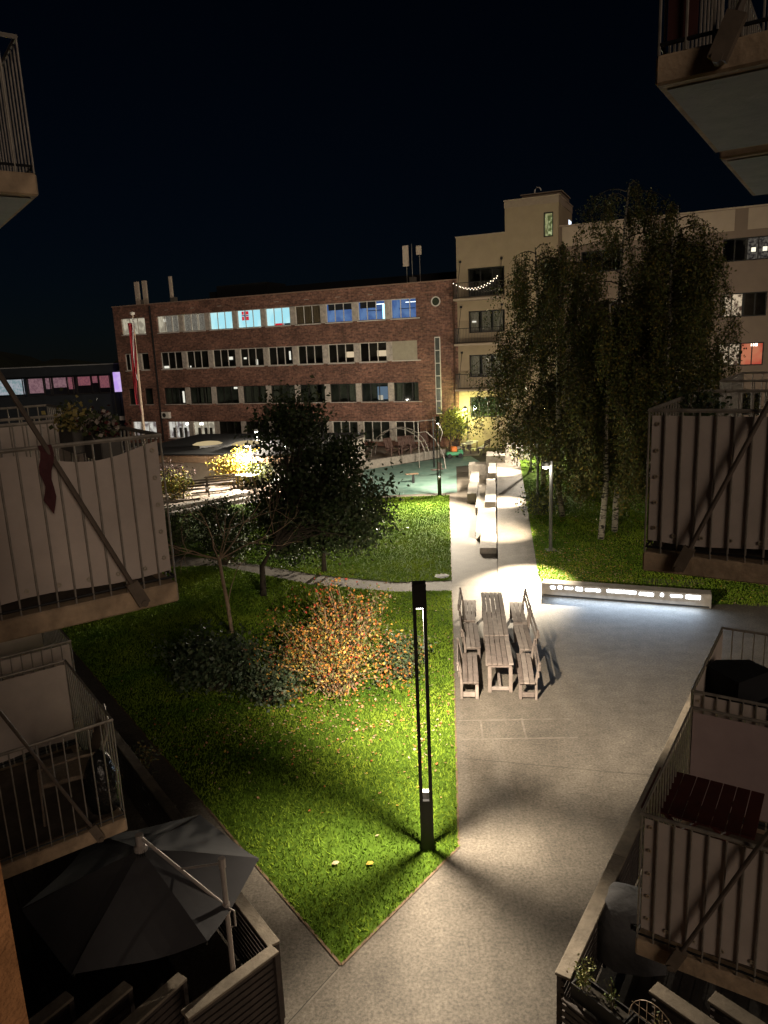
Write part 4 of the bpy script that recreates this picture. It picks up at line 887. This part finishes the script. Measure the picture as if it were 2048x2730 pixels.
def birch(loc, H, seed, label, lean=(0, 0), spread=2.0, dens=1., low=.22):
    rg = np.random.default_rng(seed); r = empty('birch_tree', loc, 0, label, 'tree', 'birches right of the ramp')
    zs = np.linspace(0, H, 9); cx = np.cumsum(rg.normal(0, .05, 9)) + lean[0] * zs / H; cy = np.cumsum(rg.normal(0, .05, 9)) + lean[1] * zs / H; cx[0] = cy[0] = 0
    m = MB(); m.tube([(cx[i], cy[i], zs[i]) for i in range(9)], [.115 * (1 - i / 9) ** .8 + .012 for i in range(9)], 8); m.build('trunk', BIRCHB, r, smooth=True)
    tw = MB(); P = []
    nb = int(50 * dens)
    for k in range(nb):
        f = low + (1 - low) * (k + rg.uniform(0, 1)) / nb; f = min(f, .99); h = f * H
        x0 = np.interp(h, zs, cx); y0 = np.interp(h, zs, cy); a = k * 2.4 + rg.uniform(-.5, .5)
        ln = spread * (1.05 - f) ** .34 * rg.uniform(.5, 1.15); d = np.array([math.cos(a), math.sin(a)])
        pts = []
        for t in np.linspace(0, 1, 6): pts.append((x0 + d[0] * ln * t, y0 + d[1] * ln * t, h + ln * (.55 * t - .75 * t * t)))
        tw.tube(pts, [.022 * (1 - t) + .005 for t in np.linspace(0, 1, 6)], 4, cap=False)
        for q in range(int(rg.integers(9, 15))):
            t = rg.uniform(.3, 1.); i = min(4, int(t * 5)); b0 = np.array(pts[i]) * (1 - (t * 5 - i)) + np.array(pts[i + 1]) * (t * 5 - i)
            sl = rg.uniform(.5, 2.6) * (1 - .3 * f); sl = min(sl, b0[2] - (3.15 - loc[2] if loc[0] + b0[0] < rampr(loc[1] + b0[1]) + .75 else 1.5) + rg.uniform(0, .4)); 
            if sl < .2: continue
            dr = rg.normal(0, .14, 2); nl = int(sl * 48)
            tt = rg.uniform(0, 1, nl) ** .8; jit = rg.normal(0, .10, (nl, 3))
            P.append(np.stack([b0[0] + dr[0] * tt * sl, b0[1] + dr[1] * tt * sl, b0[2] - tt * sl], 1) + jit)
            tw.tube([b0, (b0[0] + dr[0] * sl * .5, b0[1] + dr[1] * sl * .5, b0[2] - sl * .5), (b0[0] + dr[0] * sl, b0[1] + dr[1] * sl, b0[2] - sl)], [.005, .004, .002], 3, cap=False)
    tw.build('branch', TWIG, r)
    leaves('crown', np.concatenate(P), .105, BL, r, seed, [.62, .28, .10], droop=.9, width=.6); return r
bl_ = ['birch with dark broad-based trunk nearest the ramp', 'slim white birch standing furthest forward on the right lawn', 'thin white birch just right of the forward one', 'birch beside the mid right balcony edge', 'tall birch at the back of the group with the highest top', 'birch leaning over the ramp in front of the pale block', 'birch half hidden behind the group on its right side']
birch((7.5, 30.3, rampz(30.3)), 10.8, 101, bl_[0], (-.3, 0), 3.5)
birch((8.15, 27.0, rampz(27)), 8.6, 102, bl_[1], (.1, .2), 2.9, .8, .34)
birch((8.95, 27.9, rampz(27.9)), 8.8, 103, bl_[2], (.3, .3), 2.9, .8, .34)
birch((10.3, 27.6, rampz(27.6)), 10.8, 104, bl_[3], (.3, 0), 3.2)
birch((9.9, 32.5, rampz(32.5)), 13.3, 105, bl_[4], (.4, 0), 4.4)
birch((7.9, 35.8, rampz(35.8)), 11.2, 106, bl_[5], (-.5, 0), 4.0)
birch((11.9, 31.0, rampz(31)), 12.2, 107, bl_[6], (.2, 0), 4.0)
birch((13.6, 33.5, rampz(33.5)), 11.0, 108, 'rightmost birch with crown against the lit windows', (.2, 0), 3.2)

def clump_tree(name, loc, label, trunk_h, tr, crown, nclump, nleaf, lsz, mats, probs, seed, bark=BARK, cat='tree', sig=.3, group=None, stems=1, droop=.4, shell=.55, extra=()):
    """crown = (cx,cy,cz, rx,ry,rz) relative to loc"""
    rg = np.random.default_rng(seed); r = empty(name, loc, 0, label, cat, group); cx, cy, cz, rx, ry, rz_ = crown
    C_ = []
    while len(C_) < nclump:
        v = rg.normal(size=3); v /= np.linalg.norm(v); q = shell + (1 - shell) * rg.uniform(0, 1); q *= 1 + .16 * rg.normal()
        C_.append((cx + v[0] * rx * q, cy + v[1] * ry * q, max(.06, cz + v[2] * rz_ * q)))
    for (ax, ay, az_, bx, by, bz, nn) in extra:
        for _ in range(nn):
            v = rg.normal(size=3); v /= np.linalg.norm(v); q = rg.uniform(.2, 1.1); C_.append((ax + v[0] * bx * q, ay + v[1] * by * q, az_ + v[2] * bz * q))
    C_ = np.array(C_); nclump = len(C_); m = MB()
    if stems == 1:
        top = (cx * .6, cy * .6, cz); m.tube([(0, 0, 0), (0.03, .02, trunk_h * .5), (cx * .3, cy * .3, trunk_h), top], [tr, tr * .8, tr * .7, tr * .3], 8)
        tk = m.build('trunk', bark, r, smooth=True); m = MB()
        for c in C_: 
            b0 = np.array((cx * .3, cy * .3, trunk_h)) * .6 + np.array(top) * .4 * rg.uniform(.2, 1.6); md = (b0 + c) / 2 + np.array((0, 0, .15)); m.tube([b0, md, c], [tr * .22, tr * .14, .006], 4, cap=False)
        m.build('branch', bark, r)
    else:
        for k, c in enumerate(C_[:stems]):
            b0 = rg.normal(0, .12, 3) * np.array((rx, ry, 0)); md = b0 * .6 + c * .4 + np.array((0, 0, .12 * rz_)); m.tube([b0, md, c], [tr, tr * .7, .006], 4, cap=False)
        m.build('stem', bark, r)
    n = nleaf // nclump; P = np.repeat(C_, n, 0) + rg.normal(0, sig, (n * nclump, 3)) * np.array((1, 1, .75)); P[:, 2] = np.maximum(P[:, 2], .04)
    leaves('crown' if stems == 1 else 'foliage', P, lsz, mats, r, seed + 1, probs, droop=droop); return r
DK = [M('dark_green_leaf', (.030, .048, .016), .55, .25, .8, spec=.3), M('dull_green_leaf', (.045, .055, .02), .6, .25, .8, spec=.3)]
clump_tree('broadleaf_tree', (-3.98, 22.6, 0), 'dark broadleaf tree with spreading crown behind the orange shrub', 2.0, .11, (2.15, .3, 3.2, 1.95, 1.9, 1.7), 85, 15000, .15, DK, [.7, .3], 31, sig=.30, shell=.3, extra=((1.15, .2, 5.3, 1.0, 1.0, 1.25, 34), (3.3, .1, 2.2, .7, .8, .9, 14), (2.7, .2, 4.4, .9, .9, .8, 14)), bark=M('dark_bark', (.045, .034, .024), .95, .3, 10))
clump_tree('broadleaf_tree', (-2.2, 25.0, 0), 'second dark tree reaching over the lawn beside the first', 1.5, .09, (-.3, .2, 1.9, 2.5, 1.8, 1.5), 95, 11000, .15, DK, [.7, .3], 33, sig=.34, shell=.3, bark=M('dark_bark', (.045, .034, .024), .95, .3, 10))
OR = [M('orange_leaf', (.42, .15, .028), .6, .2, 5), M('amber_leaf', (.46, .27, .05), .6, .2, 5), M('red_leaf', (.38, .05, .025), .6, .2, 5), M('olive_leaf', (.10, .11, .03), .6, .2, 5), M('brown_leaf', (.15, .08, .04), .6, .2, 5)]
clump_tree('autumn_shrub', (-1.25, 15.6, 0), 'large shrub with orange and yellow autumn leaves on the near lawn', 0, .014, (-.1, 0, 1.0, 1.7, 1.3, 1.05), 170, 8200, .070, OR, [.17, .18, .04, .43, .18], 41, bark=M('shrub_stem', (.28, .19, .12), .85), cat='shrub', sig=.2, stems=70, shell=.15)
clump_tree('autumn_shrub', (-1.0, 16.4, 0), 'taller sparse twigs with reddish leaves rising behind the orange shrub', 0, .012, (.0, .2, 1.65, 1.1, .9, .85), 60, 1700, .075, OR, [.14, .1, .10, .44, .22], 42, bark=M('shrub_stem', (.28, .19, .12), .85), cat='shrub', sig=.2, stems=40, shell=.2)
GS = [M('blue_green_leaf', (.045, .07, .035), .55, .25, 3, spec=.4), M('grey_green_leaf', (.08, .10, .05), .6, .2, 3)]
clump_tree('green_shrub', (-4.05, 16.0, 0), 'dark green leafy shrub left of the orange one', 0, .014, (0, 0, .65, 1.25, 1.0, .75), 90, 4200, .13, GS, [.7, .3], 43, cat='shrub', sig=.2, stems=50, shell=.2)
clump_tree('green_shrub', (-2.7, 15.2, 0), 'low green shrub between the dark and the orange shrubs', 0, .012, (0, 0, .4, .7, .6, .5), 50, 2000, .1, GS, [.7, .3], 44, cat='shrub', sig=.17, stems=30, shell=.2)
clump_tree('green_shrub', (.35, 16.1, 0), 'small green bush right behind the orange shrub', 0, .012, (0, 0, .6, .7, .6, .65), 40, 1500, .09, [GS[0], OR[0], OR[3]], [.6, .12, .28], 45, cat='shrub', sig=.17, stems=30, shell=.2)
hs = [((-8.3, 28.3), 1.9, 'dark hedge shrub at the left, tips lit green'), ((-6.5, 29.2), 1.7, 'dark hedge shrub below the lit benches'), ((-9.6, 30.5), 1.6, 'hedge shrub half hidden by the mid left screen'), ((-7.3, 31.6), 1.5, 'hedge shrub in front of the low steps'), ((-5.2, 33.0), 1.7, 'hedge shrub left of the far lawn behind the dark tree'), ((-5.9, 26.6), 1.5, 'dark shrub at the foot of the dark tree')]
for k, ((x, y), h, lab) in enumerate(hs): clump_tree('hedge_shrub', (x, y, 0), lab, 0, .014, (0, 0, h * .5, 1.15, 1.0, h * .5), 60, 2600, .12, [DK[0], DK[1], M('fresh_leaf', (.10, .15, .03), .6)], [.5, .35, .15], 50 + k, cat='shrub', sig=.24, stems=30, group='hedge shrubs along the left lawn', shell=.25)
YB = [M('yellow_leaf', (.50, .34, .05), .6, .2, 3), M('gold_leaf', (.40, .22, .03), .6, .2, 3), M('lime_leaf', (.30, .32, .05), .6, .2, 3)]
clump_tree('yellow_shrub', (-8.35, 42.3, .2), 'bright yellow shrub lit by a lamp beside the benches', 0, .014, (0, 0, .9, 1.35, 1.1, 1.0), 80, 3600, .15, YB, [.5, .2, .3], 61, cat='shrub', sig=.25, stems=30, shell=.3)
clump_tree('yellow_shrub', (-11.1, 38.7, .2), 'low olive-yellow shrub left of the two benches', 0, .014, (0, 0, .7, .95, .8, .75), 60, 2200, .13, [YB[2], GS[1], YB[1]], [.45, .35, .2], 62, cat='shrub', sig=.2, stems=25, shell=.3)
clump_tree('wine_shrub', (-11.9, 40.4, .2), 'dark wine-coloured shrub by the annex wall', 0, .014, (0, 0, .95, 1.0, .8, .9), 50, 1700, .13, [M('wine_leaf', (.06, .03, .025), .6)], None, 63, cat='shrub', sig=.24, stems=25, shell=.3)
clump_tree('green_shrub', (-7.0, 41.4, .2), 'pale green shrub right of the yellow one', 0, .014, (0, 0, .7, .8, .7, .7), 40, 1300, .14, [YB[2], GS[1]], [.4, .6], 64, cat='shrub', sig=.2, stems=25, shell=.3)
clump_tree('small_tree', (5.0, 54.0, 0), 'small yellow-green tree lit by the lamp at the pale block', .9, .06, (.35, .3, 2.0, 1.3, 1.0, 1.15), 60, 2600, .2, [YB[2], GS[1]], [.65, .35], 65, sig=.28, shell=.3)
for k, (x, y, h, lab) in enumerate(((8.6, 40.0, 1.7, 'white-lit shrub at the top of the ramp'), (10.3, 38.5, 1.6, 'lit shrub behind the birch trunks'), (6.75, 30.8, .95, 'low grey-green shrub at the foot of the broad birch'), (11.5, 35.5, 1.4, 'yellowish shrub far under the birches'), (9.6, 34.6, .7, 'low autumn-coloured shrub under the birches'))):
    clump_tree('green_shrub', (x, y, rampz(y)), lab, 0, .012, (0, 0, h * .5, .9 + .4 * (k < 2), .8, h * .5), 45, 1500, .12, [GS[0], GS[1], YB[0] if k > 2 else YB[2]], [.4, .35, .25], 70 + k, cat='shrub', sig=.2, stems=25, group='shrubs among the birches', shell=.25)
clump_tree('green_shrub', (-4.75, 12.1, .1), 'low olive shrub at the terrace edge above the grey parasol', 0, .01, (0, 0, .3, .45, .4, .35), 30, 900, .06, [GS[1], M('ochre_leaf', (.20, .15, .05), .7)], [.6, .4], 91, cat='shrub', sig=.11, stems=20, shell=.2)
clump_tree('balcony_plant', (2.75, 6.55, 6.72), 'dark leafy plant behind the railing of the mid right balcony', 0, .006, (0, 0, .3, .28, .22, .22), 24, 520, .05, DK, [.6, .4], 92, cat='plant', sig=.07, stems=16, shell=.2)
# thin bare tree
bt = empty('bare_tree', (-4.40, 19.5, 0), 0, 'slender nearly leafless tree with pruned trunk behind the green shrub', 'tree')
rg = np.random.default_rng(9); m = MB(); m.tube([(0, 0, 0), (-.04, 0, .8), (-.12, 0, 1.6), (-.17, .05, 2.2)], [.06, .055, .05, .045], 8); BB = M('bare_bark', (.36, .25, .165), .9, .3, 10, .5); m.build('trunk', BB, bt, smooth=True)
def grow(p, d, ln, rad, lev, m):
    pts = [np.array(p)]; dd = np.array(d, float)
    for k in range(5): dd = dd + rg.normal(0, .16, 3) + np.array((0, 0, .03)); dd /= np.linalg.norm(dd); pts.append(pts[-1] + dd * ln / 5)
    m.tube(pts, [rad * (1 - .13 * k) for k in range(6)], 4, cap=False)
    if lev: 
        for k in range(int(rg.integers(3, 5))): i = int(rg.integers(2, 6)); grow(pts[i], dd + rg.normal(0, .55, 3), ln * rg.uniform(.5, .8), rad * .5, lev - 1, m)
for d, ln in (((-.9, 0, .45), 1.5), ((-.55, .2, .8), 1.6), ((.35, -.2, .9), 1.6), ((.8, .1, .6), 2.0), ((.95, .3, .35), 1.7), ((-.95, -.1, .1), 1.3), ((.2, .4, 1), 1.4)):
    m = MB(); grow((-.17 + .02 * d[0], .05, 2.15), d, ln, .022, 2, m); m.build('branch', BB, bt)
m = MB(); m.tube([(-.02, 0, .95), (.12, -.05, 1.4), (.35, -.05, 1.95), (.6, 0, 2.15)], [.018, .016, .012, .008], 5); m.build('branch', BB, bt)

# fallen leaves
FLV = [M('fallen_tan', (.30, .18, .085), .8, .4, 30, spec=.1), M('fallen_pale', (.38, .29, .18), .8, .4, 30, spec=.1), M('fallen_orange', (.34, .12, .04), .8, .4, 30, spec=.1), M('fallen_yellow', (.36, .26, .05), .8, .4, 30, spec=.1)]
def fallen(xy, z, size, seed, label, probs=(.4, .3, .15, .15)):
    rg = np.random.default_rng(seed); n = len(xy); P = np.stack([xy[:, 0], xy[:, 1], np.broadcast_to(z, (n,))], 1); a = rg.uniform(0, 6.28, n); d = np.stack([np.cos(a), np.sin(a), rg.normal(0, .25, n)], 1); e = np.stack([-np.sin(a), np.cos(a), rg.normal(0, .3, n)], 1); s = size * rg.uniform(.6, 1.3, n)[:, None]
    v = np.stack([P, P + d * s * .5 + e * s * .35, P + d * s, P + d * s * .5 - e * s * .35], 1).reshape(-1, 3); v[:, 2] += .045
    return tag(fast_mesh('fallen_leaves', v, n, 4, FLV, None, rg.choice(4, n, p=probs)), label, 'leaves', kind='stuff')
rg = np.random.default_rng(77)
xy = np.concatenate([rg.normal((-2.0, 13.9), (1.7, .75), (480, 2)), rg.normal((-.6, 14.2), (1.3, 1.2), (220, 2)), rg.uniform((-6.5, 11.5), (1.4, 22), (140, 2)), rg.uniform((.2, 12.5), (2, 21), (200, 2))]); xy = xy[inpoly(xy[:, 0], xy[:, 1], LAWN1)]
fallen(xy, .012, .06, 81, 'tan and orange leaves fallen on the near lawn round the shrub')
xy = np.concatenate([rg.uniform((5.1, 19.5), (12, 33), (2600, 2)), rg.uniform((5.0, 21.6), (8, 26), (900, 2))]); k_ = (xy[:, 0] > np.array([rlawn_x0(y) for y in xy[:, 1]]) + .05) & (xy[:, 1] > 21.9 - .385 * (xy[:, 0] - 4.75)); xy = xy[k_]
fallen(xy, np.maximum(0, .05 * (xy[:, 1] - 23.4)) + .0, .06, 82, 'small yellow birch leaves strewn over the right lawn', (.2, .3, .05, .45))
xy = rg.uniform((-3, 23.6), (3.4, 37), (260, 2)); xy = xy[inpoly(xy[:, 0], xy[:, 1], LAWN2)]; fallen(xy, .0, .05, 83, 'scattered pale leaves on the lawn before the playground', (.25, .35, .05, .35))
for (x, y, col, lab) in ((-1.02, 9.72, 1, 'single large pale leaf lying left of the lamp column foot'), (-.50, 9.68, 3, 'single yellow leaf lying close to the lamp column foot')):
    m = MB(); m.add([(0, 0, .05), (.06, .05, .075), (.14, .03, .07), (.17, -.01, .06), (.11, -.05, .055), (.05, -.045, .06)], [(0, 1, 2), (0, 2, 3), (0, 3, 4), (0, 4, 5)]); tag(m.build('fallen_leaf', FLV[col], None, (x, y, .02), R(20)), lab, 'leaf').scale = (.72, .72, .72)

# ------------------------------------------------------------------ playground and seating at the back
ar = empty('arch_climber', (1.25, 50.0, .35), R(-24), 'arched steel climbing ladder at the back of the playground', 'climbing frame'); GALV = M('pale_galvanised', (.24, .22, .195), .45, .15, 10, metal=.3)
for sy in (-.35, .35): m = MB(); m.tube([(-2.0 * math.cos(t), sy, 1.95 * math.sin(t)) for t in np.linspace(0, math.pi, 18)], .03, 6); m.build('arch_rail', GALV, ar)
m = MB()
for t in np.linspace(.12, math.pi - .12, 13): m.tube([(-2.0 * math.cos(t), -.35, 1.95 * math.sin(t)), (-2.06 * math.cos(t), 0, 1.85 * math.sin(t)), (-2.0 * math.cos(t), .35, 1.95 * math.sin(t))], .022, 5)
m.build('rung', GALV, ar)
hb = empty('climbing_bar', (2.4, 46.9, 0), R(-20), 'tall bent steel bar frame beside the arch climber', 'climbing frame')
m = MB(); m.tube([(0, 0, 0), (0, 0, 2.9), (.06, 0, 3.0), (1.0, .2, 3.05), (1.3, .3, 2.8), (1.5, .3, 2.2), (1.3, .3, 1.6)], .03, 6); m.build('bar', GALV, hb)
m = MB(); m.tube([(.9, .3, 0), (.9, .3, 3.2)], .05, 6); m.build('post', BLACK, hb)
m = MB(); m.tube([(-.2, .4, 2.2), (.4, .3, 2.3), (1.0, .3, 1.8), (1.6, 0, .9), (1.8, -.2, 0)], .04, 6); m.build('slide_bar', GALV, hb)
sp = empty('spring_rider', (3.3, 43.6, .006), R(30), 'dark spring rider in the middle of the playground', 'spring rider')
m = MB(); m.tube([(.09 * math.cos(t), .09 * math.sin(t), .04 + t * .012) for t in np.linspace(0, 25, 60)], .014, 5); m.build('spring', BLACK, sp); boxo('seat', M('rider_board', (.07, .05, .045), .6), sp, -.4, .4, -.14, .14, .36, .42, b=.02); boxo('panel', M('rider_board', (.07, .05, .045), .6), sp, .12, .18, -.22, .22, .42, .8, b=.02)
m = MB(); m.tube([(.15, -.3, .72), (.15, .3, .72)], .018, 6); m.build('handle', GALV, sp)
sm_ = empty('seesaw_seat', (1.75, 41.6, .006), R(10), 'small T-shaped play seat on the green surface', 'play seat'); boxo('post', BLACK, sm_, -.06, .06, -.06, .06, 0, .5); boxo('board', M('seat_board', (.12, .08, .05), .7), sm_, -.45, .3, -.14, .14, .5, .55, b=.01)
tc_ = empty('toy_car', (5.0, 50.6, .006), R(10), 'green pedal car with orange seat at the back of the playground', 'toy car')
boxo('body', M('toy_green', (.10, .38, .20), .5), tc_, -.55, .6, -.25, .25, .18, .42, b=.05); boxo('seat', M('toy_orange', (.75, .22, .05), .5), tc_, -.2, .2, -.2, .2, .42, .78, b=.05); boxo('bonnet', M('toy_green', (.10, .38, .20), .5), tc_, .25, .58, -.22, .22, .42, .52, b=.03)
for x_ in (-.38, .38):
    for y_ in (-.29, .29): m = MB(); m.tube([(x_, y_ - .05, .16), (x_, y_ + .05, .16)], .16, 12); m.build('wheel', BLACK, tc_)
rw = empty('retaining_wall', (-1.3, 46.9, 0), R(37), 'low concrete wall behind the green playground', 'wall'); boxo('wall', CONC2, rw, 0, 7.3, 0, .3, 0, .55, b=.01)
for k, (x, y, a, lab) in enumerate(((.75, 49.6, 28, 'leftmost deck chair under the arch climber'), (1.6, 50.3, 14, 'second deck chair from the left under the arch'), (2.2, 50.7, 18, 'third deck chair from the left under the arch'), (3.1, 51.4, 12, 'rightmost deck chair behind the playground'))):
    d = empty('deck_chair', (x, y, .5), R(a - 90), lab, 'chair', 'deck chairs behind the playground'); CHM = M('dark_deck_chair', (.09, .05, .04), .7)
    for j in range(4): m = MB(); m.beam((-.3 + .15 * j + .07, -.25, .28), (-.3 + .15 * j + .07, .25, .38), .13, .03); m.build('seat_slat', CHM, d)
    for j in range(4): m = MB(); m.beam((-.33, -.24 + j * .16, .28), (-.75, -.24 + j * .16, 1.1), .14, .03); m.build('back_slat', CHM, d)
    for y_ in (-.3, .3): m = MB(); m.beam((.35, y_, 0), (.35, y_, .5), .06, .06); m.beam((.4, y_, .52), (-.45, y_, .5), .1, .03); m.beam((.3, y_, .3), (-.7, y_, .02), .06, .05); m.build('side_frame', CHM, d)
WD = M('dark_garden_timber', (.07, .055, .045), .75, .2, 5)
def park_table(loc, rz, label, top=WHITEP, w=.75, L=1.6, h=.72):
    t = empty('garden_table', loc, rz, label, 'table')
    for k in range(5): boxo('top_plank', top, t, -w / 2 + k * w / 5 + .004, -w / 2 + (k + 1) * w / 5 - .004, -L / 2, L / 2, h - .035, h)
    for x in (-w / 2 + .08, w / 2 - .08):
        for y in (-L / 2 + .12, L / 2 - .12): boxo('leg', WD, t, x - .035, x + .035, y - .035, y + .035, 0, h - .036)
    return t
def garden_bench(loc, rz, label, L=1.5, seat=WD):
    b = empty('garden_bench', loc, rz, label, 'bench', 'dark garden benches')
    for k in range(3): boxo('seat_slat', seat, b, -L / 2, L / 2, -.2 + k * .14, -.2 + k * .14 + .12, .42, .46)
    for k in range(3): boxo('back_slat', WD, b, -L / 2, L / 2, .26 + .02 * k, .29 + .02 * k, .52 + k * .14, .62 + k * .14)
    for x in (-L / 2 + .1, L / 2 - .1):
        boxo('leg', WD, b, x - .035, x + .035, -.2, -.13, 0, .419); m = MB(); m.beam((x, .2, 0), (x, .34, .92), .06, .05); m.build('back_leg', WD, b); boxo('bearer', WD, b, x - .03, x + .03, -.128, .2, .35, .419)
    return b
garden_bench((-9.0, 40.3, .3), R(-160), 'long dark garden bench in front of the yellow shrub', 1.7); garden_bench((-9.9, 38.5, .3), R(15), 'dark garden bench nearer the low steps, seen from behind', 1.5)
park_table((-7.55, 40.9, .3), R(60), 'pale-topped garden table beside the yellow shrub', L=1.2)
rt = empty('round_table', (-5.05, 38.9, .3), 0, 'round pale garden table glimpsed through the dark tree', 'table'); m = MB(); m.lathe([(.75, .7), (.75, .74)], 20); m.build('table_top', WHITEP, rt); m = MB(); m.lathe([(.28, 0), (.26, .03), (.05, .06), (.05, .7)], 10); m.build('pedestal', WD, rt)
park_table((6.4, 53.0, .0), R(-24), 'pale-topped garden table below the yellow-green wall', L=1.8); garden_bench((5.6, 52.7, 0), R(66), 'bench left of the table below the yellow-green wall', 1.5, WHITEP); garden_bench((7.3, 52.6, 0), R(-114), 'bench right of the table below the yellow-green wall', 1.5, WHITEP)
m = MB()
sw = empty('terrace_steps', (-11.2, 34.6, 0), math.atan2(3.8, 3.1 + .9), 'two low concrete steps edging the terrace with the garden benches', 'steps')
boxo('tread', CONC2, sw, -4, 6.2, 0, .5, 0, .17, b=.01); boxo('tread', CONC2, sw, -4, 6.2, .51, 1.0, 0, .34, b=.01)
TP = M('upper_terrace_slabs', (.34, .28, .23), .85, .25, 1.5, .2)
a_ = math.atan2(3.8, 4.0); ex, ey = math.cos(a_), math.sin(a_)
q0 = Vector((-11.2, 34.6)) + Vector((-ey, ex)) * 1.0
poly = [q0 - Vector((ex, ey)) * 4, q0 + Vector((ex, ey)) * 6.2, Vector((-3.8, 44)), Vector((-5, 44.5)), Vector((-22, 46)), Vector((-22, 36))]
up = MB(); up.prism([(p.x, p.y) for p in poly], 0, .3); tag(up.build('upper_terrace', TP), kind='structure')
# flagpole
fp = empty('flagpole', (-15.95, 50.0, 0), 0, 'tall white flagpole with hanging red pennant before the brick building', 'flagpole')
m = MB(); m.tube([(0, 0, 0), (0.03, 0, 5), (.12, 0, 10.4)], [.10, .085, .05], 10); m.build('pole', M('flagpole_white', (.52, .40, .30), .6, .1), fp)
m = MB(); m.lathe([(.02, 10.36), (.16, 10.45), (.18, 10.55), (.05, 10.62)], 10, (.12, 0)); m.build('finial', WHITEP, fp)
def pennant(x0, w, z0, z1, mat, ph):
    m = MB(); n = 16
    for i in range(n + 1):
        t = i / n; z = z1 + (z0 - z1) * t; ww = w * (1 - .35 * t) * (.6 + .4 * math.sin(t * 3 + ph))
        for j in range(4): m.v.append((x0 - .1 + (j / 3 - .5) * ww * 2 + .12 * math.sin(t * 5 + ph), -.12 - .06 * math.sin(j * 2.1 + t * 6), z))
    m.f = [(i * 4 + j, i * 4 + j + 1, (i + 1) * 4 + j + 1, (i + 1) * 4 + j) for i in range(n) for j in range(3)]; m.mi = [0] * len(m.f); m.build('pennant', mat, fp)
pennant(-.02, .20, 4.6, 9.9, M('pennant_red', (.30, .02, .03), .85), .3); pennant(.13, .06, 6.2, 10.2, FLAGW, 1.2); pennant(.05, .09, 3.9, 7.5, M('pennant_dark', (.10, .015, .03), .85), 2.0)
